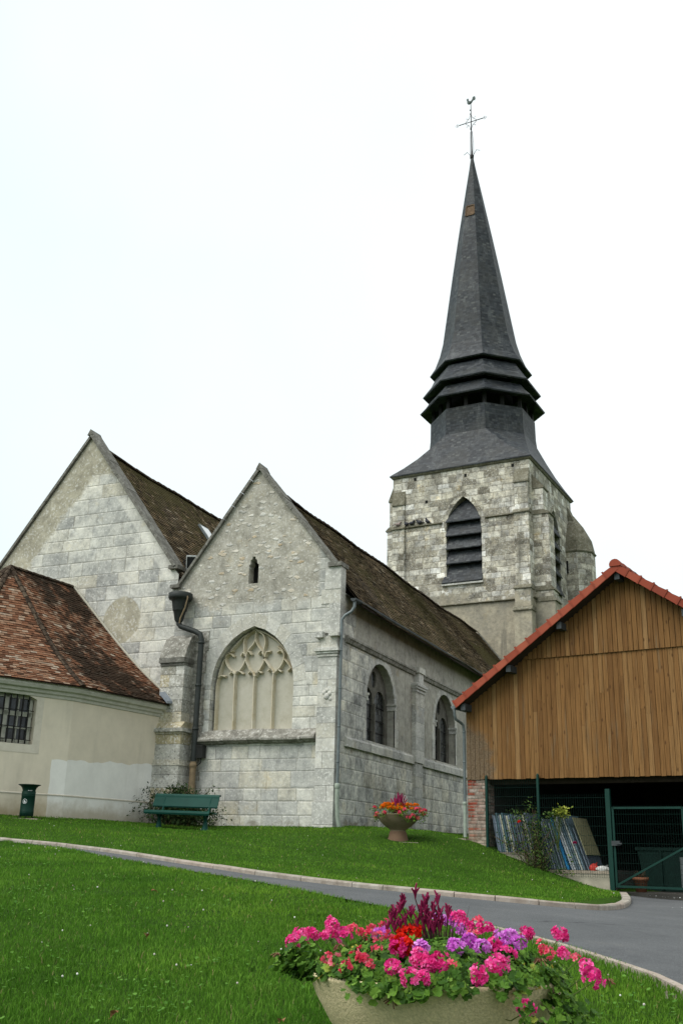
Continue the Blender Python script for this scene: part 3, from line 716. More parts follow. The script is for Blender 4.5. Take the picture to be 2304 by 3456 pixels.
KERB = resample([(-22.5, 18.6), (-18, 17.38), (-14.07, 16.33), (-13.42, 16.18), (-12.79, 16.02), (-11.56, 15.68), (-10.40, 15.32), (-9.3, 14.93), (-7.27, 14.07), (-5.75, 13.42), (-4.3, 13.07), (-3.2, 13.15), (-2.66, 13.69), (-2.50, 14.42), (-2.50, 15.94), (-2.70, 17.93), (-2.98, 19.66), (-3.55, 23.0)], .12)
NEAR = resample([(-22.5, 18.1), (-18, 17.15), (-13.65, 15.98), (-11.23, 14.82), (-8.45, 12.9), (-6.34, 11.63), (-4.36, 10.32), (-3.64, 9.87), (-2.4, 8.99), (-1.69, 8.43), (-1.05, 7.72), (-.79, 7.3), (-.2, 6.2), (1.0, 4.2), (2.5, 2.6), (5, 1), (14, -2)], .12)
YARD = np.array([(14, 20), (6, 22.3), (-3.4, 24.0)])
ROADPOLY = np.vstack([KERB, YARD[::-1], NEAR[::-1]])
def in_poly(x, y, P):
    x = np.asarray(x); y = np.asarray(y); c = np.zeros(x.shape, bool); n = len(P)
    for i in range(n):
        x0, y0 = P[i]; x1, y1 = P[(i + 1) % n]
        if y0 == y1: continue
        c ^= ((y0 > y) != (y1 > y)) & (x < (x1 - x0) * (y - y0) / (y1 - y0) + x0)
    return c
def dist_line(x, y, P):
    d = np.full(x.shape, 1e9)
    for i in range(0, len(P) - 1):
        a, b = P[i], P[i + 1]; ab = b - a; t = np.clip(((x - a[0]) * ab[0] + (y - a[1]) * ab[1]) / max(1e-9, ab @ ab), 0, 1)
        d = np.minimum(d, np.hypot(x - a[0] - t * ab[0], y - a[1] - t * ab[1]))
    return d
def build_ground():
    def axis(lo, hi, step, far):
        a = list(np.arange(lo, hi + 1e-6, step)); s = step
        while a[-1] < far: s *= 1.5; a.append(a[-1] + s)
        s = step
        while a[0] > -far: s *= 1.5; a.insert(0, a[0] - s)
        return np.array(a)
    xs, ys = axis(-26, 14, .25, 1500), axis(-2, 40, .25, 1500)
    X, Y = np.meshgrid(xs, ys); Z = G(X.ravel(), Y.ravel()).reshape(X.shape)
    rd = in_poly(X, Y, ROADPOLY)
    Z = np.where(rd, Z - .22, Z)
    Z = Z + rng.normal(0, .006, Z.shape) * ~rd
    nx, ny = len(xs), len(ys); V = np.stack([X, Y, Z], -1).reshape(-1, 3)
    i = (np.arange(ny - 1)[:, None] * nx + np.arange(nx - 1)[None]).ravel()
    o = mesh_np('ground', V, [np.stack([i, i + 1, i + nx + 1, i + nx], 1)], 'lawn_soil', None, None, smooth=True)
    tag(o, 'sloping lawn ground reaching to the horizon', 'ground', kind='structure')
    # road: constrained triangulation of the strip, a step below the kerb, flush with the lower lawn
    P = ROADPOLY; gx, gy = np.meshgrid(np.arange(-22, 14, .5), np.arange(-2, 24, .5)); gx, gy = gx.ravel(), gy.ravel()
    k = in_poly(gx, gy, P) & (dist_line(gx, gy, np.vstack([P, P[:1]])) > .2)
    pts = [Vector(p) for p in P] + [Vector((a, b)) for a, b in zip(gx[k], gy[k])]
    n = len(P); res = geometry.delaunay_2d_cdt(pts, [(a, (a + 1) % n) for a in range(n)], [], 0, 1e-5)
    pv = np.array([(p.x, p.y) for p in res[0]]); tr = np.array([t for t in res[2] if len(t) == 3]); cc = pv[tr].mean(1)
    tr = tr[in_poly(cc[:, 0], cc[:, 1], P)]
    dk, dn = dist_line(pv[:, 0], pv[:, 1], KERB), dist_line(pv[:, 0], pv[:, 1], NEAR)
    z = G(pv[:, 0], pv[:, 1]) - .045 * dn / (dk + dn + 1e-6) + .004
    o = mesh_np('road', np.c_[pv, z], [tr], 'asphalt', None, None, smooth=True)
    tag(o, 'grey asphalt lane climbing between the lawns', 'road', kind='structure')
    # kerb of stones along the upper edge, thin edging along the lower
    kb = MB(); d = np.r_[0, np.cumsum(np.linalg.norm(np.diff(KERB, axis=0), axis=1))]; s = 0.
    at = lambda q: np.array([np.interp(q, d, KERB[:, 0]), np.interp(q, d, KERB[:, 1])])
    while s < d[-1] - .2:
        L = random.uniform(.95, 1.05) if s < 17 else .5
        e = min(d[-1], s + L); m = 5; qs = np.linspace(s + .006, e - .006, m); r = random.random(); dz = random.uniform(-.005, .005)
        ring = []
        for q in qs:
            p = at(q); t = at(min(d[-1], q + .05)) - at(max(0, q - .05)); t /= np.linalg.norm(t); nn = np.array([t[1], -t[0]])
            z = g1(*p) + .022 + dz
            ring.append([(*(p + nn * .07), z - .25), (*(p + nn * .07), z - .018), (*(p + nn * .055), z), (*(p - nn * .06), z), (*(p - nn * .07), z - .02), (*(p - nn * .07), z - .25)])
        k6 = 6; flat = [v for rr in ring for v in rr]
        kb.add(flat, [(a * k6 + b, (a + 1) * k6 + b, (a + 1) * k6 + (b + 1) % k6, a * k6 + (b + 1) % k6)[::-1] for a in range(m - 1) for b in range(k6)], r)
        kb.add(ring[0], [list(range(6))], r); kb.add(ring[-1], [list(range(6))[::-1]], r)
        s = e
    tag(kb.build('kerb', 'kerb_stone'), 'pale stone kerb along the upper edge of the lane', 'kerb', kind='structure')
    eb = MB(); Q = NEAR[::3]
    pr = []
    for a, b in zip(Q[:-1], Q[1:]):
        if a[0] < -2.9 or a[0] > 1.5: continue
        t = (b - a); nn = np.array([t[1], -t[0]]) / np.linalg.norm(t)
        P4 = [a, b, b + nn * .06, a + nn * .06]
        eb.add([(*p, g1(*p) - .1) for p in P4] + [(*p, g1(*p) + .028) for p in P4], [(4, 5, 6, 7), (0, 1, 5, 4), (2, 3, 7, 6), (1, 2, 6, 5), (3, 0, 4, 7)], .8)
    tag(eb.build('lawn_edging', 'kerb_stone'), 'thin pale edging between lower lawn and lane', 'edging', kind='structure')
build_ground()
# ---------------------------------------------------------------- the church
CH = thing('church', (-13.5, 26., .7), 'old grey limestone church with twin gables, mossy roofs and a slate spire', 'church')
YF = 25.0; XS = -10.88
FR = ((0, YF, 0), (1, 0, 0), (0, 0, 1), (0, -1, 0))
def facade():
    arch = [(-12.21, 3.19)] + gothic(-13.49, 1.28, 4.45, 6.07) + [(-14.77, 3.19)]
    slit = [(-13.76, 7.31), (-13.45, 7.31), (-13.45, 7.86), (-13.50, 7.90), (-13.51, 8.0), (-13.56, 8.03), (-13.57, 8.1), (-13.66, 8.1), (-13.67, 8.03), (-13.72, 8.0), (-13.72, 7.90), (-13.76, 7.86)]
    w_ = MB()
    out = [(-16.1, .2), (XS, .2), (XS, 7.45), (-11.05, 7.55), (-13.55, 10.72), (-16.0, 7.5), (-16.1, 7.3)]
    w_.plate(out, [arch, slit], *FR, depth=.30)
    wall = w_.build('gable_wall', 'facade_stone', CH)
    sub(wall)
    MB().plate([(-13.9, 7.2), (-13.3, 7.2), (-13.3, 8.2), (-13.9, 8.2)], [], (0, YF + .31, 0), *FR[1:]).build('slit_window', 'black_hole', CH)
    # blind traceried window
    bw = MB().plate([(x, z) for x, z in [(-12.15, 3.1)] + gothic(-13.49, 1.33, 4.45, 6.12) + [(-14.83, 3.1)]], [], (0, YF + .30, 0), *FR[1:]).build('blind_window', 'panel_plaster', CH)
    sub(bw)
    tr = MB()
    def rib(pts, wd=.085, dp=.13):
        # rounded rib: chamfered section standing on the panel
        P = []
        n = len(pts)
        Q = np.array(pts, float)
        if n > 2: Q = resample(Q, .05)
        prev = None
        for i in range(len(Q)):
            t = Q[min(i + 1, len(Q) - 1)] - Q[max(0, i - 1)]; t = t / (np.linalg.norm(t) + 1e-9); nn = np.array([-t[1], t[0]])
            a, b = Q[i] + nn * wd / 2, Q[i] - nn * wd / 2; c, d = Q[i] + nn * wd * .14, Q[i] - nn * wd * .14
            P.append([(a[0], YF + .30, a[1]), (c[0], YF + .30 - dp, c[1]), (d[0], YF + .30 - dp, d[1]), (b[0], YF + .30, b[1])])
        fl = [v for r in P for v in r]
        tr.add(fl, [(i * 4 + j, i * 4 + j + 1, (i + 1) * 4 + j + 1, (i + 1) * 4 + j) for i in range(len(P) - 1) for j in range(3)], .5)
        tr.add(P[0], [(0, 1, 2, 3)]); tr.add(P[-1], [(3, 2, 1, 0)])
    ribs = [
        [(-14.14, 4.76), (-14.11, 3.2)], [(-13.52, 4.68), (-13.50, 3.2)], [(-12.93, 4.74), (-12.93, 3.2)],
        [(-14.68, 3.2), (-14.70, 4.5)], [(-12.27, 3.2), (-12.27, 4.6)],
        [(-14.14, 4.77), (-14.36, 4.99), (-14.47, 5.22), (-14.42, 5.37), (-14.23, 5.45)],
        [(-14.14, 4.77), (-13.93, 4.96), (-13.83, 5.18), (-13.86, 5.30)],
        [(-13.52, 4.68), (-13.72, 4.96), (-13.82, 5.22), (-13.74, 5.45), (-13.60, 5.60), (-13.54, 5.75), (-13.54, 6.0)],
        [(-13.52, 4.68), (-13.32, 4.94), (-13.24, 5.16), (-13.33, 5.39), (-13.47, 5.58), (-13.54, 5.75)],
        [(-13.83, 5.22), (-13.90, 5.60), (-13.86, 5.81), (-13.72, 5.93), (-13.55, 5.99)],
        [(-13.24, 5.16), (-13.27, 5.39), (-13.22, 5.60), (-13.27, 5.80), (-13.38, 5.91), (-13.55, 5.99)],
        [(-12.93, 4.74), (-13.08, 4.96), (-13.23, 5.16)],
        [(-12.93, 4.74), (-12.73, 4.92), (-12.63, 5.13), (-12.66, 5.34), (-12.84, 5.50)],
        [(-14.70, 4.5), (-14.60, 4.95), (-14.46, 5.26), (-14.20, 5.55), (-13.88, 5.84), (-13.55, 6.02)],
        [(-12.27, 4.6), (-12.36, 4.95), (-12.50, 5.25), (-12.80, 5.60), (-13.18, 5.86), (-13.55, 6.02)],
        [(-12.30, 4.70), (-12.44, 4.93), (-12.61, 5.13)],
        # cusps
        [(-14.68, 4.66), (-14.58, 4.76), (-14.44, 4.72)], [(-14.14, 4.80), (-14.22, 4.86), (-14.32, 4.78)],
        [(-14.10, 4.80), (-14.0, 4.86), (-13.88, 4.77)], [(-13.55, 4.70), (-13.63, 4.84), (-13.72, 4.77)],
        [(-13.48, 4.70), (-13.41, 4.84), (-13.30, 4.77)], [(-12.96, 4.78), (-13.02, 4.88), (-13.11, 4.82)],
        [(-12.90, 4.78), (-12.82, 4.86), (-12.69, 4.78)], [(-12.32, 4.74), (-12.40, 4.86), (-12.50, 4.79)],
        [(-14.42, 5.37), (-14.30, 5.36), (-14.20, 5.27)], [(-13.85, 5.30), (-13.92, 5.38), (-13.98, 5.28)],
        [(-13.78, 5.38), (-13.72, 5.40), (-13.65, 5.30)], [(-13.30, 5.36), (-13.37, 5.40), (-13.43, 5.30)],
        [(-13.22, 5.22), (-13.17, 5.36), (-13.06, 5.36)], [(-12.66, 5.30), (-12.74, 5.38), (-12.85, 5.32)]]
    for rb in ribs: rib(rb)
    tr.build('tracery', 'tracery_stone', bw)
    # voussoirs round the pointed arch, a hand's breadth proud of nothing: flush stones 3 mm forward
    vo = MB(); a = gothic(-13.49, 1.28, 4.45, 6.07, 6); wd = .38
    for i in range(len(a) - 1):
        p, q = np.array(a[i]), np.array(a[i + 1]); c = np.array([-13.49, 4.3])
        def o(pt): v = pt - c; return pt + v / np.linalg.norm(v) * wd
        g = .006; d = (q - p) / np.linalg.norm(q - p)
        P4 = [p + d * g, q - d * g, o(q) - d * g, o(p) + d * g]
        vo.prism([(x, YF + .02, z) for x, z in P4], (0, -.025, 0))
    vo.build('arch_stones', 'cut_stone', CH)
    # weathered sill ledge
    prof = [(YF + .02, 3.22), (YF - .20, 2.99), (YF - .22, 2.96), (YF - .22, 2.91), (YF - .15, 2.88), (YF - .12, 2.85), (YF + .02, 2.82)]
    l = MB(); nseg = 9; xs = np.linspace(-15.03, -11.46, nseg + 1)
    for i in range(nseg):
        j = random.uniform(-.012, .012)
        l.prism([(xs[i] + .004, y + (j if y < YF - .1 else 0), z + j) for y, z in prof][::-1], (xs[i + 1] - xs[i] - .008, 0, 0))
    l.build('sill_ledge', 'ledge_stone', CH)
    # corner pilaster
    p = MB()
    def blocks(x0, x1, y0, y1, z0, z1, h):
        z = z0
        while z < z1 - .05:
            hh = min(random.uniform(h * .85, h * 1.2), z1 - z)
            if z1 - z - hh < .12: hh = z1 - z
            j = random.uniform(0, .008); k = random.uniform(.3, .7)
            xm = x0 + (x1 - x0) * k
            if random.random() < .5: p.box((x0 - j, y0 - j, z + .004), (x1 + j, y1, z + hh - .004))
            else:
                p.box((x0 - j, y0 - j, z + .004), (xm - .004, y1, z + hh - .004)); p.box((xm + .004, y0 - j, z + .004), (x1 + j, y1, z + hh - .004))
            z += hh
    blocks(-11.44, -10.87, 24.78, 25.10, .3, 1.32, .45); blocks(-11.42, -10.89, 24.84, 25.10, 1.32, 5.06, .36)
    for z0, z1, o in ((5.06, 5.11, .03), (5.11, 5.14, .015), (5.14, 5.20, .06), (5.20, 5.27, .10), (5.27, 5.31, .06)):
        p.box((-11.42 - o, 24.84 - o, z0), (-10.89 + o * .8, 25.10, z1))
    p.box((-11.38, 24.87, 5.31), (-10.90, 25.12, 5.62)); p.box((-11.52, 24.76, 5.58), (-11.28, 25.0, 5.74)); p.box((-11.10, 24.74, 5.60), (-10.82, 25.2, 5.69))
    p.box((-11.40, 24.93, 5.72), (-10.86, 25.30, 6.22)); p.box((-11.20, 24.96, 6.22), (-10.868, 25.3, 6.55)); p.box((-11.45, 24.98, 6.55), (-10.872, 25.3, 6.95)); p.box((-11.35, 24.97, 6.95), (-10.872, 25.3, 7.62))
    p.build('corner_pilaster', 'cut_stone', CH)
    # carved boss on the pilaster
    b = MB()
    for sx, sz, rr in ((-11.13, 4.0, .09), (-11.05, 4.08, .07), (-11.2, 4.1, .06), (-11.12, 4.17, .06), (-11.02, 3.93, .05)): b.ball((sx - .02, 24.84, sz), rr, 8, 6, (1, .45, 1))
    b.build('carved_boss', 'cut_stone', CH)
    # copings
    def coping(name, xa, za, xk, zk, side, y0=24.9, y1=25.4, th=.15):
        c = MB(); n = 9
        for i in range(n):
            t0, t1 = i / n, (i + 1) / n; L = math.hypot(xk - xa, zk - za)
            nx, nz_ = (-(zk - za) / L * (1 if xk > xa else -1), abs(xk - xa) / L)
            nx = (zk - za) / L * (-1 if xk > xa else 1); 
            A = np.array([xa + (xk - xa) * t0, za + (zk - za) * t0]); B = np.array([xa + (xk - xa) * t1, za + (zk - za) * t1])
            d = (B - A) / np.linalg.norm(B - A); A = A + d * .004; B = B - d * .004
            nrm = np.array([d[1], -d[0]]); nrm = nrm if nrm[1] > 0 else -nrm
            j = random.uniform(-.008, .008)
            P4 = [A - nrm * .06, B - nrm * .06, B + nrm * (th - .06 + j), A + nrm * (th - .06 + j)]
            c.prism([(q[0], y0 + j, q[1]) for q in P4], (0, y1 - y0, 0))
        return c
    c = coping('c', -13.55, 10.84, -11.0, 7.62, 1, th=.09)
    for a in (coping('c', -13.55, 10.84, -16.06, 7.45, -1, th=.08),): 
        for f in a.f: c.f.append([i + len(c.v) for i in f])
        c.v += a.v; c.r += a.r; c.sm += a.sm; c.mi += a.mi
    c.box((-16.30, 24.88, 7.36), (-15.98, 25.4, 7.46)); c.box((-11.25, 24.9, 7.58), (-10.84, 25.42, 7.70)); c.prism([(-13.66, 24.895, 10.76), (-13.44, 24.895, 10.76), (-13.55, 24.89, 10.955)], (0, .52, 0))
    c.build('coping', 'coping_stone', CH)
    # big gable to the left
    g = MB().plate([(-23.46, .2), (-16.12, .2), (-16.12, 7.8), (-16.3, 8.0), (-19.78, 12.68), (-23.28, 8.0), (-23.46, 7.8)], [], (0, YF + .03, 0), *FR[1:])
    g.build('gable_wall', 'gable_stone', CH)
    c = coping('c', -19.78, 12.80, -16.20, 8.04, 1, 24.88, 25.45, .10)
    a = coping('c', -19.78, 12.80, -23.36, 8.04, -1, 24.95, 25.45, .08)
    for f in a.f: c.f.append([i + len(c.v) for i in f])
    c.v += a.v; c.r += a.r; c.sm += a.sm; c.mi += a.mi
    c.prism([(-19.89, 24.875, 12.73), (-19.67, 24.875, 12.73), (-19.78, 24.87, 12.93)], (0, .55, 0)); c.box((-16.42, 24.9, 7.96), (-16.10, 25.4, 8.07))
    c.build('coping', 'coping_stone', CH)
facade()

def side_wall():
    W1, W2 = (28.12, 1.14), (34.24, 1.14)
    op = lambda c, h: [(c + h, 3.10)] + roundarch(c, h, 4.26) + [(c - h, 3.10)]
    FS = ((XS, 0, 0), (0, 1, 0), (0, 0, 1), (1, 0, 0))
    MB().plate([(25.02, .2), (50, .2), (50, 6.9), (25.02, 6.9)], [op(*W1), op(*W2)], *FS, depth=.24).build('side_wall', 'side_stone', CH)
    for c, h in (W1, W2):
        wo_ = MB(); hole = lambda cc, hw, sp, b: [(cc + hw, b)] + roundarch(cc, hw, sp, 10) + [(cc - hw, b)]
        big = [(c + h + .06, 3.0)] + roundarch(c, h + .06, 4.26) + [(c - h - .06, 3.0)]
        hl = [hole(c - .50, .44, 4.24, 3.12), hole(c + .50, .44, 4.24, 3.12), [(c + .20 * math.cos(a), 4.96 + .25 * math.sin(a)) for a in np.linspace(0, 2 * math.pi, 13)[:-1]]]
        wo_.plate(big, hl, (XS - .24, 0, 0), *FS[1:], back=.10)
        wo_.box((XS - .26, c - .04, 3.1), (XS - .19, c + .04, 4.25))
        win = wo_.build('arched_window', 'mullion_stone', CH); sub(win)
        MB().plate([(c - h, 3.0), (c + h, 3.0), (c + h, 5.5), (c - h, 5.5)], [], (XS - .30, 0, 0), *FS[1:]).build('leaded_pane', 'leaded_glass', win)
        ir = MB()
        for z in (3.45, 3.8, 4.2): ir.bar((XS - .28, c - h, z), (XS - .28, c + h, z), .014, .022)
        ir.build('saddle_bar', 'iron', win)
        # archivolt stones, jamb quoins, imposts, sill
        q = MB(); n = 11
        for i in range(n):
            a0, a1 = math.pi * i / n + .012, math.pi * (i + 1) / n - .012; r0, r1 = h, h + random.uniform(.15, .24)
            P4 = [(c + r * math.cos(a), 4.26 + r * math.sin(a)) for r, a in ((r0, a0), (r1, a0), (r1, a1), (r0, a1))]
            q.prism([(XS - .03, y, z) for y, z in P4], (.035, 0, 0))
        z = 3.12
        while z < 4.2:
            hh = random.uniform(.24, .36); e = min(4.24, z + hh)
            for s in (-1, 1):
                o = random.uniform(.10, .34); ya, yb = sorted((c + s * h, c + s * (h + o)))
                q.box((XS - .03, ya, z + .004), (XS + .006, yb, e - .004))
            z = e
        for s in (-1, 1):
            for z0, z1, o in ((4.19, 4.24, .04), (4.24, 4.34, .02), (4.34, 4.40, .06)):
                ya, yb = sorted((c + s * (h - o), c + s * (h + .03))); q.box((XS - .235, ya, z0), (XS + .03 + o * .6, yb, z1))
        q.prism([(XS - .235, c - h, 3.16), (XS + .03, c - h, 3.08), (XS + .03, c - h, 3.0), (XS - .235, c - h, 3.0)], (0, 2 * h, 0))
        q.build('window_surround', 'cut_stone', CH)
    s = MB()      # string course, sill band
    s.sweep([(0, 5.52), (.06, 5.54), (.10, 5.62), (.13, 5.64), (.13, 5.69), (0, 5.74)], [(XS, 25.35), (XS, 49.)], 1)
    s.build('string_course', 'ledge_stone', CH)
    s = MB(); y = 25.45
    while y < 49:
        L = random.uniform(.5, 1.1)
        s.prism([(XS - .02, y, 2.77), (XS + .085 + random.uniform(-.01, .01), y, 2.77), (XS + .085, y, 2.97), (XS + .05, y, 3.02), (XS - .02, y, 3.05)], (0, L - .006, 0)); y += L
    s.build('sill_band', 'cut_stone', CH)
    p = MB()      # flat pilaster between the windows
    z = .4
    while z < 5.0:
        e = min(5.0, z + random.uniform(.3, .5)); ww = .40 if z > 2.7 else .34
        p.box((XS - .02, 31.2 - ww, z + .003), (XS + (.14 if z > 2.7 else .10), 31.2 + ww, e - .003)); z = e
    for z0, z1, o in ((5.0, 5.06, .03), (5.06, 5.10, .015), (5.10, 5.17, .07), (5.17, 5.24, .10), (5.24, 5.29, .05)): p.box((XS - .02, 31.2 - .40 - o, z0), (XS + .14 + o, 31.2 + .40 + o, z1))
    p.box((XS - .02, 31.0, 5.29), (XS + .17, 31.45, 5.62)); p.box((XS - .02, 30.9, 5.62), (XS + .22, 31.5, 5.80))
    p.build('pilaster', 'cut_stone', CH)
    # hidden walls that close the building
    b = MB(); b.box((-23.40, 25.1, .2), (-23.1, 42, 7.7)); b.box((-23.2, 41.7, .2), (-11, 42, 7.3)); b.build('rear_wall', 'side_stone', CH)
side_wall()

def buttress():
    b = MB(); X0, X1 = -16.13, -15.38
    def course(x0, x1, yf, z0, z1):
        z = z0
        while z < z1 - .04:
            e = min(z1, z + random.uniform(.26, .42)); e = z1 if z1 - e < .1 else e; j = random.uniform(0, .008); k = random.uniform(.35, .65); xm = x0 + (x1 - x0) * k
            if random.random() < .4: b.box((x0 - j, yf - j, z + .004), (x1 + j, YF + .02, e - .004))
            else: b.box((x0 - j, yf - j, z + .004), (xm - .004, YF + .02, e - .004)); b.box((xm + .004, yf - random.uniform(0, .01), z + .004), (x1 + j, YF + .02, e - .004))
            z = e
    course(X0 - .03, X1 + .11, 24.40, .3, 2.24); course(X0 - .01, X1 + .08, 24.46, 2.40, 3.08); course(X0, X1, 24.53, 3.40, 4.98)
    for z0, z1, o in ((2.24, 2.31, .03), (2.31, 2.40, .005), ): b.box((X0 - .03 - o, 24.41 - o, z0), (X1 + .11 + o, YF + .02, z1))
    for z0, z1, o in ((3.08, 3.14, .03), (3.14, 3.24, .10)): b.box((X0 - .02 - o, 24.45 - o, z0), (X1 + .08 + o, YF + .02, z1))
    b.prism([(X0 - .06, 24.38, 3.24), (X0 - .02, 24.53, 3.42), (X0 - .02, YF, 3.42), (X0 - .06, YF, 3.24)][::-1], (X1 - X0 + .16, 0, 0))
    b.build('buttress', 'buttress_stone', CH)
    c = MB(); c.box((X0 - .02, 24.49, 4.98), (X1 + .01, YF + .02, 5.06)); c.box((X0 - .05, 24.44, 5.06), (X1 + .03, YF + .02, 5.20))
    c.build('buttress_cap', 'coping_stone', CH)
    c = MB(); c.prism([(X0 - .06, 24.48, 5.20), (X0 - .06, 24.58, 5.48), (X0 - .06, 24.76, 5.80), (X0 - .06, YF + .02, 5.95), (X0 - .06, YF + .02, 5.20)][::-1], (X1 - X0 + .08, 0, 0))
    c.build('buttress_head', 'ledge_stone', CH)
    q = MB(); z = .3           # rough quoins behind the rain pipe
    while z < 6.0:
        e = z + random.uniform(.24, .36); q.box((-15.40, 24.975, z + .012), (-14.93 + random.uniform(-.10, .04), YF + .02, e - .012)); z = e
    q.build('quoin_stones', 'ledge_stone', CH)
buttress()

def rainwater():
    h = MB(); cx, cy = -15.80, 24.72
    h.lathe([(.10, 6.28), (.13, 6.34), (.24, 6.90), (.33, 6.93), (.35, 6.98), (.35, 7.10), (.31, 7.12), (.27, 7.06), (.2, 6.6)], (cx, cy, 0), 20)
    h.build('rain_hopper', 'cast_iron', CH)
    p = MB(); path = [(-15.80, 24.72, 6.32), (-15.79, 24.72, 6.22), (-15.72, 24.72, 6.14), (-15.50, 24.74, 6.06), (-15.24, 24.76, 5.97), (-15.08, 24.76, 5.88), (-15.03, 24.76, 5.72), (-15.03, 24.76, 2.32)]
    p.tube(path, .078, 12)
    for z in (5.6, 4.4, 3.2): p.lathe([(.078, z), (.095, z + .01), (.095, z + .06), (.078, z + .07)], (-15.03, 24.76, 0), 12)
    p.build('rain_pipe', 'cast_iron', CH)
    p = MB(); p.tube([(-15.03, 24.76, 2.36), (-15.03, 24.76, .5)], .088, 12); p.lathe([(.088, 2.2), (.105, 2.22), (.105, 2.30), (.088, 2.32)], (-15.03, 24.76, 0), 12)
    p.build('rain_pipe', 'rusty_pipe', CH)
    p = MB(); p.tube([(-15.52, 24.60, 7.03), (-15.47, 24.58, 6.95), (-15.55, 24.60, 6.65), (-15.70, 24.62, 6.35), (-15.72, 24.64, 6.22)], .022, 6); p.build('cable', 'rusty_pipe', CH)
    b = MB(); b.box((-14.98, 24.74, 2.46), (-14.75, 24.93, 2.78)); b.box((-14.97, 24.73, 2.755), (-14.76, 24.94, 2.80)); b.tube([(-14.85, 24.84, 2.46), (-14.85, 24.84, 2.34), (-14.92, 24.8, 2.26), (-14.99, 24.78, 2.3)], .02, 6)
    b.build('junction_box', 'dark_plastic', CH)
    # zinc gutter under the nave eave, its pipe down the corner
    g = MB(); k = 8; prof = [(.085 * math.cos(a), -.085 * math.sin(a)) for a in np.linspace(0, math.pi, k)]
    ring = lambda y: [(-10.46 + a, y, 6.62 + c) for a, c in prof] + [(-10.46 + a * .9, y, 6.62 + c * .9) for a, c in prof[::-1]]
    A, B = ring(24.90), ring(49.); n = 2 * k
    g.add(A + B, [(i, (i + 1) % n, n + (i + 1) % n, n + i) for i in range(n)], .5); g.add(A, [list(range(n))]); g.add([(-10.46 + a, 24.89, 6.62 + c) for a, c in prof], [list(range(k))])
    for y in np.arange(25.3, 48, .55): g.bar((-10.55, y, 6.64), (-10.37, y, 6.64), .02, .006)
    g.build('gutter', 'zinc_dark', CH)
    p = MB(); p.tube([(-10.46, 24.98, 6.56), (-10.46, 24.98, 6.40), (-10.54, 24.96, 6.27), (-10.70, 24.92, 6.17), (-10.79, 24.90, 6.05), (-10.79, 24.90, 5.8), (-10.79, 24.86, 1.75)], .042, 10)
    for z in (5.2, 4.2, 3.2, 2.3): p.lathe([(.042, z), (.05, z), (.05, z + .03), (.042, z + .03)], (-10.79, 24.873 + (z - 3.2) * .01, 0), 10)
    p.build('downpipe', 'zinc', CH)
    p = MB(); p.tube([(-10.79, 24.86, 1.78), (-10.79, 24.86, 1.25), (-10.77, 24.86, .95), (-10.72, 24.93, .60)], .056, 10); p.lathe([(.056, 1.64), (.07, 1.66), (.07, 1.76), (.056, 1.78)], (-10.79, 24.86, 0), 10); p.build('downpipe', 'painted_iron', CH)
rainwater()

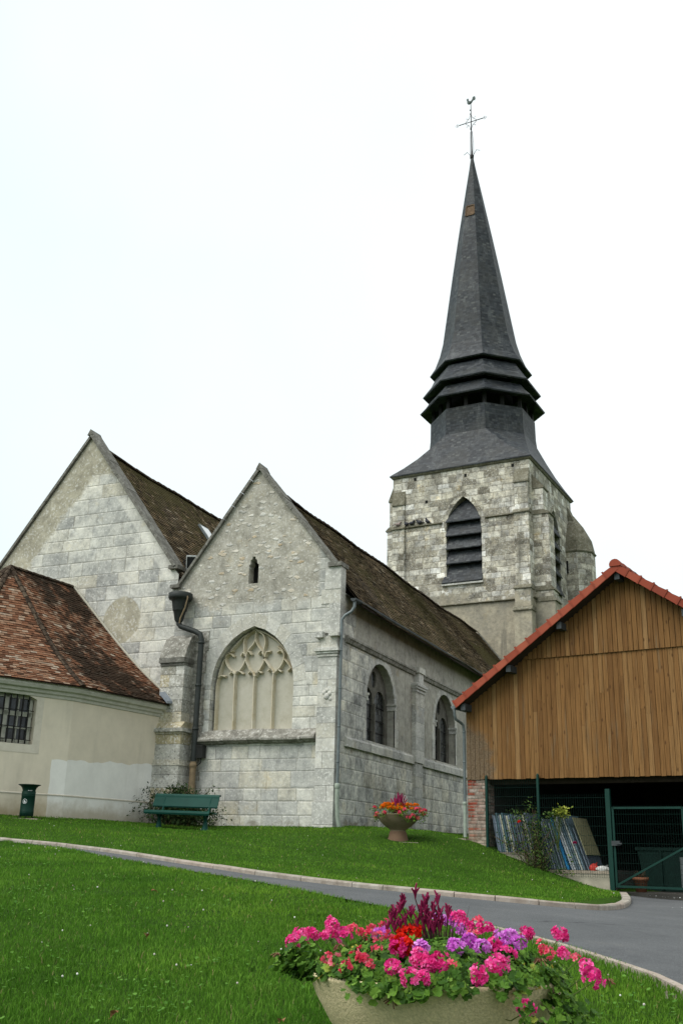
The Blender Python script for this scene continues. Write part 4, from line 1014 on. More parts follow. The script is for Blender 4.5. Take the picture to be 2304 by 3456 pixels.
def nave_roofs():
    def sag(p):
        d = np.zeros_like(p); y = p[..., 1]; d[..., 2] = .03 * np.sin(y * .55 + 1.) + .022 * np.sin(y * 1.3) + .015 * np.sin(p[..., 0] * 1.7 + y * .4); return d
    def moss(p): return .27 + .30 * max(0., math.sin(p[0] * 1.1 + p[1] * .6)) * .6 + .12 * math.sin(p[1] * .9)
    def moss2(p): return moss(p) + .25 * max(0., (p[2] - 11) / 1.5) + (.4 if p[1] > 42 and p[2] < 9 else 0)
    r = [-13.55, 10.46]; e = [-10.38, 6.52]; v = [-16.12, 7.20]
    base = MB(); 
    for a, b_ in ((e, r), (r, v)): base.add([(a[0], 25.3, a[1] - .03), (a[0], 48.3, a[1] - .03), (b_[0], 48.3, b_[1] - .03), (b_[0], 25.3, b_[1] - .03)], [(0, 1, 2, 3)])
    base.add([(e[0], 25.3, e[1] - .06), (e[0], 48.3, e[1] - .06), (XS + .01, 48.3, 6.86), (XS + .01, 25.3, 6.86)], [(0, 1, 2, 3)])
    R2 = [-19.78, 12.45]; v2 = [-16.08, 7.45]; l2 = [-23.5, 7.45]
    for a, b_ in ((v2, R2), (R2, l2)): base.add([(a[0], 25.4, a[1] - .03), (a[0], 42., a[1] - .03), (b_[0], 42., b_[1] - .03), (b_[0], 25.4, b_[1] - .03)], [(0, 1, 2, 3)])
    base.build('roof_boarding', 'beam', CH)
    tiles('roof', [((e[0], 25.32, e[1]), (e[0], 48.2, e[1]), (r[0], 48.2, r[1]), (r[0], 25.32, r[1])), ((v[0], 48.2, v[1]), (v[0], 25.32, v[1]), (r[0], 25.32, r[1]), (r[0], 48.2, r[1]))], 'old_tile', CH, moss=moss2, sag=sag, e=.125, wd=.18, thick=.022, rough=.005)
    tiles('roof', [((v2[0], 25.42, v2[1]), (v2[0], 42., v2[1]), (R2[0], 42., R2[1]), (R2[0], 25.42, R2[1])), ((l2[0], 42., l2[1]), (l2[0], 25.42, l2[1]), (R2[0], 25.42, R2[1]), (R2[0], 42., R2[1]))], 'old_tile', CH, moss=moss2, sag=sag, e=.125, wd=.18, thick=.022, rough=.005)
    def ridge(name, P, Q, rad=.11, step=.34, mat='ridge_tile'):
        m = MB(); P, Q = Vector(P), Vector(Q); L = (Q - P).length; d = (Q - P) / L; sd = d.cross(Vector((0, 0, 1))).normalized(); up = sd.cross(d); n = int(L / step)
        for i in range(n):
            a = P + d * (i * step); b = P + d * (i * step + step * 1.08); sg = float(sag(np.array([[a.x, a.y, a.z]]))[0, 2]); k = 7; pts = []
            j = random.uniform(-.012, .012)
            for c, rr in ((a, rad * 1.12), (b, rad * .95)):
                for t in np.linspace(-.15, math.pi + .15, k): pts.append(c + sd * math.cos(t) * rr + up * (math.sin(t) * rr * .8 - .02 + sg + j))
            m.add(pts, [(t, t + 1, k + t + 1, k + t) for t in range(k - 1)], None); m.add(pts[:k], [list(range(k))])
        return m.build(name, mat, CH)
    ridge('ridge_tiles', (-13.55, 25.35, 10.46), (-13.55, 48.1, 10.46)); ridge('ridge_tiles', (-19.78, 25.45, 12.45), (-19.78, 42., 12.45))
    # lead flashing where the nave roof meets the tower, mortar fillets
    f = MB(); f.bar((-13.5, 47.95, 10.50), (-10.4, 47.75, 6.62), .10, .05); f.build('roof_flashing', 'coping_stone', CH)
    # skylight in the big roof: (on the right slope)
    n = Vector((4.99, 0, 3.70)).normalized(); up = Vector((-3.70, 0, 4.99)).normalized()
    c = Vector((-18.60, 30.55, 10.86)) + n * .02; yv = Vector((0, 1, 0)); fr = MB()
    P = lambda a, b, k: c + up * a + yv * b + n * k
    fr.add([P(-.42, -.32, 0), P(-.42, .32, 0), P(.42, .32, 0), P(.42, -.32, 0), P(-.42, -.32, .07), P(-.42, .32, .07), P(.42, .32, .07), P(.42, -.32, .07)], [(4, 5, 6, 7), (0, 1, 5, 4), (1, 2, 6, 5), (2, 3, 7, 6), (3, 0, 4, 7)])
    sk = fr.build('skylight', 'zinc', CH); sub(sk)
    MB().add([P(-.36, -.26, .074), P(-.36, .26, .074), P(.36, .26, .074), P(.36, -.26, .074)], [(0, 1, 2, 3)]).build('skylight_pane', 'white_metal_and_glare', sk)  # white pane colour paints in the sky reflected on the glass
nave_roofs()
# ---------------------------------------------------------------- bell tower (local frame: x right, y away, turned 4.5 degrees)
TA = R(-4.5); TC = Vector((-14.124, 51.829, 0)); TM = Matrix.Translation(TC) @ Matrix.Rotation(TA, 4, 'Z')
def tower():
    H = 3.75; Z1 = 19.28
    rot4 = [Matrix.Rotation(k * math.pi / 2, 4, 'Z') for k in range(4)]
    w_ = MB(); op = [(1.16, 13.20)] + gothic(.205, .955, 15.95, 17.72, 9) + [(-.75, 13.20)]
    for k in range(4):
        w_.mtx = TM @ rot4[k]
        w_.plate([(-H, 0), (H, 0), (H, Z1), (-H, Z1)], [op] if k != 2 else [], (0, -H, 0), (1, 0, 0), (0, 0, 1), (0, -1, 0), depth=.55)
    tw = w_.build('tower_wall', 'tower_stone', CH); sub(tw)
    for k in (0, 1, 3):
        m = TM @ rot4[k]
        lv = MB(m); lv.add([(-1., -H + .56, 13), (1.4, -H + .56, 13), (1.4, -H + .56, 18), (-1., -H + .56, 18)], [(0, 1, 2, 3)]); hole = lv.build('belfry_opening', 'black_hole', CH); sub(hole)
        zs = [(13.18, 14.20), (14.18, 14.97), (14.95, 15.69), (15.65, 16.46), (16.42, 17.62)]
        for i, (z0, z1) in enumerate(zs):
            s = MB(m); ex = .20 if i == 0 else .02; yo = -H - (.16 if i == 0 else .10)
            x0, x1 = -.75 - (ex if i == 0 else -.01), 1.16 + (.03 if i == 0 else -.01); yi = -H + .30; tk = .05
            if i < 4:
                P = [(x0, yo, z0), (x1, yo, z0), (1.15, yi, z1), (-.74, yi, z1)]
            if i < 4:
                s.add(P + [(a, b + .02, c - tk) for a, b, c in P], [(0, 1, 2, 3), (4, 7, 6, 5), (0, 4, 5, 1), (1, 5, 6, 2), (2, 6, 7, 3), (3, 7, 4, 0)])
            else:       # top board follows the pointed head
                A = [(-.74, yo, z0), (1.15, yo, z0)]; arcs = [(x, z) for x, z in gothic(.205, .94, 15.95, 17.68, 7) if z > 16.6]
                ring = A + [(x, yo + (z - z0) / (z1 - z0) * .5, z) for x, z in arcs]
                s.add(ring + [(a, b + .02, c - tk) for a, b, c in ring], [list(range(len(ring))), [len(ring) + 1, len(ring), 0, 1]])
            s.build('louvre_board', 'louvre_slate', hole)
    # arch stones, sill, strings
    for k in (0, 1, 3):
        m = TM @ rot4[k]; vo = MB(m); a = gothic(.205, .955, 15.95, 17.72, 5)
        for i in range(len(a) - 1):
            p, q = np.array(a[i]), np.array(a[i + 1]); c = np.array([.205, 15.7]); d = (q - p) / np.linalg.norm(q - p)
            o = lambda pt: pt + (pt - c) / np.linalg.norm(pt - c) * .26
            P4 = [p + d * .01, q - d * .01, o(q) - d * .01, o(p) + d * .01]
            vo.prism([(x, -H + .03, z) for x, z in P4], (0, -.055, 0))
        vo.build('arch_stones', 'tower_stone', CH)
    sq = lambda h: [(-h, -h), (-h, h), (h, h), (h, -h)]
    prof = lambda z, o=.10: [(-.02, z - .05), (.05, z - .04), (o, z - .01), (o, z + .025), (-.02, z + .06)]
    for seg in ([(-H, -H), (-.95, -H)], [(1.38, -H), (H, -H)]): MB(TM).sweep(prof(16.40), seg, 1).build('string_course', 'mossy_stone', CH)
    MB(TM).sweep(prof(12.03, .12), [(-H, -H), (H, -H), (H, H)], 1).build('string_course', 'mossy_stone', CH)
    MB(TM).sweep([(-.02, 19.20), (.06, 19.22), (.12, 19.30), (.12, 19.36), (-.02, 19.37)], sq(H), -1, closed=True).build('eaves_course', 'mossy_stone', CH)
    sl_ = MB(TM); sl_.box((-.98, -H - .13, 13.04), (1.22, -H + .1, 13.14)); sl_.build('belfry_sill', 'cut_stone', CH)
    # angle buttresses
    def butt(name, m, x0, x1, fronts):
        b = MB(m); caps = []
        for z0, z1, pr, ins in fronts:
            b.box((x0 + ins, -H - pr, z0), (x1 - ins, -H + .05, z1))
        for i in range(len(fronts) - 1):
            z, pr, ins = fronts[i][1], fronts[i][2], fronts[i][3]; pr2, ins2 = fronts[i + 1][2], fronts[i + 1][3]
            cap = MB(m); caps.append(cap); cap.prism([(x0 + ins - .05, -H - pr - .08, z - .03), (x0 + ins - .05, -H - pr - .08, z + .02), (x0 + ins - .05, -H - pr2, z + .20), (x0 + ins - .05, -H + .05, z + .20), (x0 + ins - .05, -H + .05, z - .03)][::-1], (x1 - x0 - 2 * ins + .10, 0, 0))
        z, pr, ins = fronts[-1][1], fronts[-1][2], fronts[-1][3]
        cap = MB(m); caps.append(cap); cap.prism([(x0 + ins - .04, -H - pr - .06, z - .05), (x0 + ins - .04, -H - pr - .06, z + .02), (x0 + ins - .04, -H, z + .75), (x0 + ins - .04, -H + .05, z + .75), (x0 + ins - .04, -H + .05, z - .05)][::-1], (x1 - x0 - 2 * ins + .08, 0, 0))
        b.build(name, 'tower_stone', CH)
        for cap in caps: cap.build('buttress_cap', 'mossy_stone', CH)
    for k in range(4):
        m = TM @ rot4[k]
        fr = [(0, 11.35, .58, -.04), (11.35, 12.45, .50, 0.), (12.45, 16.35, .34, .02), (16.35, 18.0, .22, .05)]
        butt('tower_buttress', m, 2.96, 3.75, fr)
        fl = [(0, 12.45, .30, 0.), (12.45, 16.35, .14, .02), (16.35, 17.7, .10, .04)] if k == 0 else [(0, 11.9, .95, -.05), (11.9, 12.45, .88, -.02), (12.45, 16.35, .80, 0.), (16.35, 17.75, .55, .03)]
        butt('tower_buttress', m, -3.75 if k == 0 else -3.45, -3.02 if k == 0 else -2.62, fl)
    # stair turret at the far right corner
    t = MB(TM @ Matrix.Translation((3.95, 3.35, 0))); a0 = R(22.5)
    t.lathe([(1.10, 0), (1.10, 15.95)], k=8, a0=a0, smooth=False); tu = t.build('stair_turret', 'tower_stone', CH); sub(tu)
    c = MB(TM @ Matrix.Translation((3.95, 3.35, 0)))
    c.lathe([(1.08, 15.90), (1.17, 15.96), (1.19, 16.02), (1.12, 16.08), (.98, 16.80), (.56, 17.6), (.06, 18.28), (.0, 18.30)], k=8, a0=a0, smooth=False); c.build('turret_cap', 'mossy_stone', tu)
    s = MB(TM @ Matrix.Translation((3.95, 3.35, 0))); s.box((-.30, -1.04, 14.75), (-.10, -.95, 15.45)); s.build('slit_window', 'black_hole', tu)
    # putlog holes
    for x, z in ((-2.55, 18.95), (.28, 18.75), (2.82, 18.9), (-1.9, 17.6)): MB(TM).box((x, -H - .004, z), (x + .14, -H + .05, z + .17)).build('putlog_hole', 'black_hole', CH)
tower()

def spire():
    lean = lambda z: (-.30 * max(0., z - 23.5) / 17.8, 0.)
    ang = [R(-90 + 22.5 + 45 * k) for k in range(8)]
    def ring(r, z): lx, ly = lean(z); return [(lx + r * math.cos(a), ly + r * math.sin(a), z) for a in ang]
    def shell(m, levels, rnd=None):
        rs = [ring(r, z) for r, z in levels]; pts = [p for r in rs for p in r]
        m.add(pts, [(i * 8 + k, i * 8 + (k + 1) % 8, (i + 1) * 8 + (k + 1) % 8, (i + 1) * 8 + k) for i in range(len(rs) - 1) for k in range(8)])
    # broach roof: square eave to octagon drum
    b = MB(TM); e = 3.90; z0, z1, ze = 19.37, 21.75, 19.31
    o = ring(2.97, z1); o2 = ring(2.93, 22.35); mid = []
    sq = [(e, -e), (e, e), (-e, e), (-e, -e)]
    # octagon vertices: o[0] at -67.5 deg (front right) ... faces: front side is o[7]-o[0]
    sd = [((-e, -e), (e, -e), 7, 0), ((e, -e), (e, e), 1, 2), ((e, e), (-e, e), 3, 4), ((-e, e), (-e, -e), 5, 6)]
    def bow(p, q, t, k): # concave slope
        x = Vector(p).lerp(Vector(q), t); x.z -= k * math.sin(math.pi * t); return x
    N = 4
    for (p, q, i, j) in sd:
        A0, B0, A1, B1 = (*p, z0), (*q, z0), o[i], o[j]
        for s_ in range(N):
            t0, t1 = s_ / N, (s_ + 1) / N
            b.add([bow(A0, A1, t0, .20), bow(B0, B1, t0, .20), bow(B0, B1, t1, .20), bow(A0, A1, t1, .20)], [(0, 1, 2, 3)])
    for (c, i, j) in (((e, -e), 0, 1), ((e, e), 2, 3), ((-e, e), 4, 5), ((-e, -e), 6, 7)):
        c0 = (*c, z0)
        for s_ in range(N):
            t0, t1 = s_ / N, (s_ + 1) / N
            b.add([bow(c0, o[i], t0, .20), bow(c0, o[j], t0, .20), bow(c0, o[j], t1, .20), bow(c0, o[i], t1, .20)], [(0, 1, 2, 3)] if s_ else [(0, 2, 3)])
    b.add([(x, y, z0) for x, y in sq] + [(x, y, ze) for x, y in sq], [(0, 4, 5, 1), (1, 5, 6, 2), (2, 6, 7, 3), (3, 7, 4, 0), (4, 7, 6, 5)])
    b.build('tower_roof', 'slate', CH)
    d = MB(TM); shell(d, [(2.97, 21.75), (2.92, 22.2), (2.90, 23.30)]); d.add(ring(2.90, 23.30), [list(range(8))]); d.build('drum', 'slate', CH)
    pp = MB(TM)
    for a in [R(22.5 * k) for k in range(16)]:
        r = 2.72 if (round(math.degrees(a) / 22.5) % 2) else 2.52
        pp.bar((r * math.cos(a), r * math.sin(a), 23.2), (r * math.cos(a), r * math.sin(a), 24.6), .18, .18)
    pp.lathe([(1.7, 23.2), (1.7, 25.)], k=8, a0=ang[0], smooth=False)
    pp.build('bell_stage_posts', 'iron', CH)
    for lv in ([(2.86, 24.72), (3.16, 24.28), (3.50, 23.90), (3.46, 23.84), (2.6, 24.05)], [(2.58, 26.08), (2.82, 25.6), (3.33, 24.92), (3.29, 24.86), (2.5, 25.1)], ):
        s = MB(TM); shell(s, lv); s.build('spire_skirt', 'slate', CH)
    s = MB(TM); prof = [(.07, 41.30), (.20, 40.4), (.59, 38.05), (1.02, 35.4), (1.434, 32.75), (1.86, 29.9), (2.10, 28.3), (2.30, 27.5), (2.58, 26.75), (2.90, 26.25), (2.86, 26.19), (2.2, 26.4)]
    shell(s, prof[::-1]); sp = s.build('spire', 'slate', CH); sub(sp)
    # open hatch on the front face near the tip
    hz, hr = 37.0, .76
    def on(z, off, s_): # front-face point: off = fraction -1..1 of the half side
        r = np.interp(z, [35.4, 38.05], [1.02, .59]); ap = r * math.cos(R(22.5)); hs = r * math.sin(R(22.5)); lx, ly = lean(z); return (lx + off * hs, ly - ap - s_, z)
    h = MB(TM); h.add([on(36.60, -.85, .012), on(36.60, .85, .012), on(37.30, .85, .012), on(37.30, -.85, .012)], [(0, 1, 2, 3)]); 
    for a in (-.9, .9): h.bar(on(36.58, a, .03), on(37.32, a, .03), .05, .05)
    h.bar(on(36.58, -.76, .03), on(36.58, .76, .03), .05, .05); h.bar(on(37.32, -.76, .03), on(37.32, .76, .03), .05, .05); h.build('hatch', 'bare_wood', sp)
    # iron cross and weathercock
    lx, _ = lean(41.3); c = MB(TM); L = lambda z: lx + lean(z)[0] - lx - .02 * 0
    X = lambda z: lean(z)[0]
    c.lathe([(.12, 41.2), (.13, 41.35), (.07, 41.5), (.05, 41.9), (.035, 43.4), (.022, 45.3)], (X(42), 0, 0), 8)
    for z in (41.7, 43.4, 44.55, 44.85): c.ball((X(z), 0, z), .06 if z < 44 else .045, 8, 6)
    c.bar((X(43) - .78, 0, 43.95), (X(43) + .78, 0, 43.95), .03, .04)
    for s_ in (-1, 1):
        for e_ in (.52, .72, .9): c.ball((X(43) + s_ * e_, 0, 43.95), .035, 6, 4)
        c.tube([(X(43) + s_ * .78, 0, 43.95), (X(43) + s_ * .9, 0, 44.06), (X(43) + s_ * 1.05, 0, 43.95), (X(43) + s_ * .9, 0, 43.84), (X(43) + s_ * .78, 0, 43.95)], .012, 4)
        for q in (-1, 1):
            c.tube([(X(43) + s_ * .04, 0, 43.95 + q * .50), (X(43) + s_ * .10, 0, 43.95 + q * .28), (X(43) + s_ * .36, 0, 43.95 + q * .05)], .014, 4)
            c.tube([(X(43) + s_ * .12, 0, 43.95 + q * .24), (X(43) + s_ * .30, 0, 43.95 + q * .30), (X(43) + s_ * .26, 0, 43.95 + q * .38)], .010, 4)
        c.tube([(X(41.5) + s_ * .08, 0, 41.4), (X(41.5) + s_ * .30, 0, 41.75), (X(41.5) + s_ * .52, 0, 41.62)], .016, 4)
    c.tube([(X(42) + .12, 0, 41.3), (X(42) + .12, 0, 42.3), (X(42) + .05, 0, 43.2)], .014, 4); c.tube([(X(42) - .12, 0, 41.3), (X(42) - .07, 0, 43.2)], .012, 4)
    cr_ = c.build('iron_cross', 'iron', sp)
    k = MB(TM @ Matrix.Translation((X(45), 0, 45.3)) @ Matrix.Scale(.78, 4))
    P = [(-.30, .52), (-.20, .62), (-.13, .58), (-.12, .42), (-.02, .30), (.10, .30), (.20, .42), (.24, .60), (.34, .66), (.44, .60), (.46, .42), (.40, .26), (.32, .34), (.24, .26), (.12, .08), (-.02, .02), (-.16, .04), (-.24, .16), (-.24, .36), (-.27, .46)]
    k.prism([(x, -.035, z) for x, z in P], (0, .07, 0)); k.ball((0., 0, .16), .13, 8, 6, (1.3, .6, .9)); k.ball((.35, 0, .48), .11, 8, 6, (1, .4, 1.4))
    k.build('weathercock', 'copper_green', sp)
spire()

# floodlight bracketed behind the gable, pigeons on the belfry string
fl = thing('floodlight', (-16.08, 25.75, 8.1), 'black boxy floodlight fixed in the valley between the two church gables', 'floodlight')
m = MB(Matrix.Translation((-16.12, 25.75, 8.36)) @ Matrix.Rotation(R(28), 4, 'Z') @ Matrix.Rotation(R(24), 4, 'X'))
m.box((-.17, -.09, -.20), (.17, .12, .20), taper=None); m.prism([(-.11, .12, -.14), (.11, .12, -.14), (.11, .12, .14), (-.11, .12, .14)], (0, .07, 0)); m.build('lamp_housing', 'dark_plastic', fl)
m2 = MB(m.mtx); m2.box((-.145, -.104, -.175), (.145, -.092, .175)); m2.build('lamp_glass', 'lamp_glass', fl)
m3 = MB(m.mtx)
for a, b in (((-.18, -.10, .20), (.18, -.10, .20)), ((.18, -.10, .20), (.18, -.10, -.20)), ((-.18, -.10, -.2), (.18, -.10, -.2)), ((-.18, -.10, .2), (-.18, -.10, -.2))): m3.bar(a, b, .025, .04)
m3.build('lamp_rim', 'white_metal_and_glare', fl)
m = MB(); m.tube([(-16.30, 25.75, 8.50), (-16.42, 25.7, 8.40), (-16.22, 25.7, 8.02), (-16.12, 25.75, 7.75)], .022, 6); m.tube([(-16.30, 25.75, 8.50), (-16.25, 25.75, 8.42)], .04, 8); m.build('bracket', 'dark_plastic', fl)
def pigeons():
    def body(white):
        m = MB(); m.ball((0, 0, .11), .075, 10, 7, (1.65, 1, 1)); m.ball((.12, 0, .22), .042, 8, 6); m.ball((.09, 0, .17), .05, 8, 6, (1, .9, 1.2))
        m.prism([(-.11, -.04, .10), (-.26, -.03, .06), (-.26, .03, .06), (-.11, .04, .10)], (0, 0, .02)); m.prism([(.155, -.01, .215), (.185, 0, .205), (.155, .01, .215)], (0, 0, .012))
        for s_ in (-1, 1): m.bar((.01, s_ * .03, 0), (.01, s_ * .03, .06), .012, .012)
        return m.build('pigeon', 'pigeon_white' if white else 'pigeon_grey')
    lb = ['pale brownish pigeon at the far left of the belfry ledge, on the corner buttress', 'dark pigeon tucked into the corner where the tower buttress meets the ledge', 'grey pigeon sitting low, third from the left on the tower ledge', 'dark pigeon second from the pointed belfry window on the tower ledge', 'dark upright pigeon nearest the pointed belfry window on the tower ledge']
    for i, (x, w_, y, a) in enumerate(((-3.40, 1, -3.92, 20), (-2.94, 0, -3.83, 160), (-2.66, 0, -3.83, 10), (-2.20, 0, -3.83, 185), (-1.80, 0, -3.83, 200))):
        o = body(w_); o.location = TM @ Vector((x, y, 16.47)); o.rotation_euler = (0, R(-25 if i == 4 else 0), R(a) + TA); o.scale = (1.15,) * 3
        tag(o, lb[i], 'pigeon', 'pigeons on the belfry ledge')
pigeons()

# ---------------------------------------------------------------- the apse-like annex
AN = thing('annex', (-19.0, 21.5, .7), 'low cream rendered annex with hipped tile roof against the left church gable', 'annex building')
def annex():
    P = [(-16.02, 25.0), (-16.525, 21.28), (-17.87, 18.38), (-19.0, 17.4), (-20.7, 17.4), (-21.9, 18.4), (-23.2, 21.28), (-23.68, 25.0)]
    zt = 3.80
    def frame(a, b):
        A, B = Vector((*a, 0)), Vector((*b, 0)); U = (B - A).normalized(); N = Vector((U.y, -U.x, 0)); return A, U, Vector((0, 0, 1)), N * (1 if N.dot(A - Vector((-19.85, 22, 0))) > 0 else -1)
    main, patch = MB(), MB()
    # wall 0 (next to the church): patch below, with its uneven upper edge
    def f(a, b): A, U, V, N = frame(a, b); return A, U, V, N, (Vector((*b, 0)) - A).length
    A, U, V, N, L = f(P[1], P[0]); top = lambda s: 2.10 + .05 * s + .025 * math.sin(s * 5) + .018 * math.sin(s * 13 + 1)
    ss = np.linspace(0, L, 26); edge = [(s, top(s)) for s in ss]
    main.plate([(0, top(0))] + edge[1:] + [(L, zt), (0, zt)], [], A, U, V, N); patch.plate([(0, .2), (L, .2)] + edge[::-1], [], A, U, V, N)
    # wall 1 with the barred window, patch begins part way along
    A, U, V, N, L = f(P[2], P[1]); tp = L - .42
    win = [(L - .975, 2.40)] + [(L - .975 - x, z) for x, z in [(0, 3.48), (.2, 3.555), (.45, 3.62), (.7, 3.635), (.95, 3.62), (1.2, 3.555), (1.4, 3.48)]] + [(L - 2.375, 2.40)]
    e1 = [(s, 2.09 + .02 * math.sin(s * 9)) for s in np.linspace(tp, L, 6)]
    lf = [(tp + .012 * math.sin(z * 9), z) for z in np.linspace(.2, 2.09, 8)]
    main.plate([(0, .2)] + lf[:-1] + e1 + [(L, zt), (0, zt)], [win], A, U, V, N, depth=.22); patch.plate(lf + e1[1:] + [(L, .2)], [], A, U, V, N)
    for i in range(2, 7): A_, U_, V_, N_, L_ = f(P[i + 1], P[i]); main.plate([(0, .2), (L_, .2), (L_, zt), (0, zt)], [], A_, U_, V_, N_)
    main.build('wall', 'annex_render', AN); patch.build('wall_patch', 'annex_patch', AN)
    pl = MB(); pl.sweep([(-.01, 1.245), (.012, 1.245), (.016, 1.27), (-.01, 1.29)], [P[0], P[1], P[2], P[3]], -1); pl.build('plinth_line', 'plaster_trim', AN)
    sr = MB()       # smooth plaster band round the window
    xs = [L - .975 + .19, L - 2.375 - .19]
    band = [(xs[0], 2.20)] + [(xs[0], 3.54)] + [(L - 1.675 + .62, 3.66), (L - 1.675 + .3, 3.69), (L - 1.675, 3.70), (L - 1.675 - .3, 3.69), (L - 1.675 - .62, 3.66)] + [(xs[1], 3.54), (xs[1], 2.20)]
    sr.plate(band, [win], A + N * .006, U, V, N, back=.012); sr.build('window_surround', 'plaster_trim', AN)
    W = lambda s, z, d: A + U * s + V * z - N * d
    fr = MB(); c = L - 1.675
    fr.mtx = None
    def rail(s0, z0, s1, z1, wd, d=.17): fr.bar(W(s0, z0, d), W(s1, z1, d), wd, .05, up=tuple(N))
    for s_ in (c - .62, c, c + .62): rail(s_, 2.42, s_, 3.60, .10)
    for s_ in (c - .31, c + .31): rail(s_, 2.42, s_, 3.55, .028)
    for z, wd in ((2.47, .09), (2.78, .03), (3.12, .11), (3.53, .08)): rail(c - .68, z, c + .68, z, wd)
    wf = fr.build('window', 'window_paint', AN); sub(wf)
    g = MB(); g.add([W(c - .70, 2.40, .20), W(c + .70, 2.40, .20), W(c + .70, 3.64, .20), W(c - .70, 3.64, .20)], [(0, 1, 2, 3)]); g.build('window_pane', 'window_glass', wf)
    gb = MB()
    for s_ in np.linspace(c - .60, c + .52, 8): gb.bar(W(s_, 2.40, .04), W(s_, 3.60, .04), .026, .026)
    for z in (2.50, 2.80, 3.20): gb.bar(W(c - .70, z, .04), W(c + .66, z, .04), .014, .05, up=tuple(N))
    gb.build('window_bars', 'iron', wf)
    co = MB(); co.sweep([(-.01, 3.56), (.03, 3.57), (.05, 3.63), (.10, 3.66), (.12, 3.72), (.20, 3.75), (.24, 3.82), (.24, 3.88), (-.01, 3.90)], P, -1); co.build('cornice', 'cornice', AN)
    # roof: bell-cast tile faces up to a short ridge
    off = .33; c0 = Vector((-19.85, 22.3)); E = []
    for i, p in enumerate(P):
        v = (Vector(p) - c0); q = Vector(p) + v.normalized() * off
        if i == 0: q = Vector((P[0][0] + off, 25.0))
        if i == 7: q = Vector((P[7][0] - off, 25.0))
        E.append((q.x, q.y, 3.90))
    A1, A2 = (-19.85, 25.0, 7.68), (-19.85, 22.1, 7.58)
    g_ = lambda t: .34 * np.sin(np.pi * np.clip(t, 0, 1)) * (1 - t * .7)
    q = [(E[1], E[0], A1, A2, g_)] + [(E[i + 1], E[i], A2, A2, g_) for i in range(1, 6)] + [(E[7], E[6], A2, A1, g_)]
    def moss(p):
        k = .10 + .25 * math.sin(p[0] * 2.1 + p[2] * 1.3) * math.sin(p[1] * 1.7)
        if p[1] > 21.2 + max(0, (p[2] - 3.9)) * .2: k += .34 + .22 * math.sin(p[2] * 1.9 + p[1] * .8)
        return max(0., k)
    tiles('roof', q, 'clay_tile', AN, moss=moss, e=.10, wd=.165, thick=.014, rough=.008)
    b = MB()
    for (e0, e1, t1, t0, _) in q:
        e0, e1, t1, t0 = map(Vector, (e0, e1, t1, t0)); N_ = 8
        for i in range(N_):
            a, c_ = i / N_, (i + 1) / N_; P4 = [e0.lerp(t0, a), e1.lerp(t1, a), e1.lerp(t1, c_), e0.lerp(t0, c_)]
            for k, pt in enumerate(P4): pt.z -= float(g_(a if k < 2 else c_)) + .03
            b.add(P4, [(0, 1, 2, 3)])
    b.build('roof_boarding', 'beam', AN)
    h = MB()
    def hips(p, q_, n):
        p, q_ = Vector(p), Vector(q_)
        for i in range(n):
            pts = []
            for t, rr in ((i / n, .088), ((i + 1.1) / n, .07)):
                t = min(1, t); c_ = p.lerp(q_, t); c_.z -= float(g_(np.array(t))) if abs(p.z - q_.z) > .5 else 0
                d = (q_ - p).normalized(); sd = d.cross(Vector((0, 0, 1))).normalized(); up = sd.cross(d)
                for a in np.linspace(-.2, math.pi + .2, 7): pts.append(c_ + sd * math.cos(a) * rr + up * (math.sin(a) * rr * .8))
            h.add(pts, [(k, k + 1, 8 + k, 7 + k) for k in range(6)]); h.add(pts[:7], [list(range(7))])
    for i in (1, 2, 3, 4, 5, 6): hips(E[i], A2, 24)
    hips((-19.85, 22.1, 7.58), (-19.85, 25.0, 7.68), 9)
    h.build('hip_tiles', 'ridge_tile', AN)
    fz = MB(); pts = []
    for t in np.linspace(0, 1, 12):
        p = Vector(E[0]).lerp(Vector(A1), t); p.z -= float(g_(np.array(t))); pts.append((p.x + .02, 24.93, p.z + .03))
    fz.tube(pts, .036, 6, smooth=True); fz.build('mortar_fillet', 'panel_plaster', AN)
    ld = MB(); ld.add([(-15.72, 24.3, 3.96), (-15.98, 24.3, 4.22), (-15.90, 24.95, 4.34), (-15.62, 24.95, 4.02), (-15.72, 24.3, 3.90), (-15.98, 24.3, 4.16), (-15.90, 24.95, 4.28), (-15.62, 24.95, 3.96)], [(0, 3, 2, 1), (4, 5, 6, 7), (0, 1, 5, 4), (1, 2, 6, 5), (2, 3, 7, 6), (3, 0, 4, 7)]); ld.build('lead_flashing', 'lead', AN)
annex()
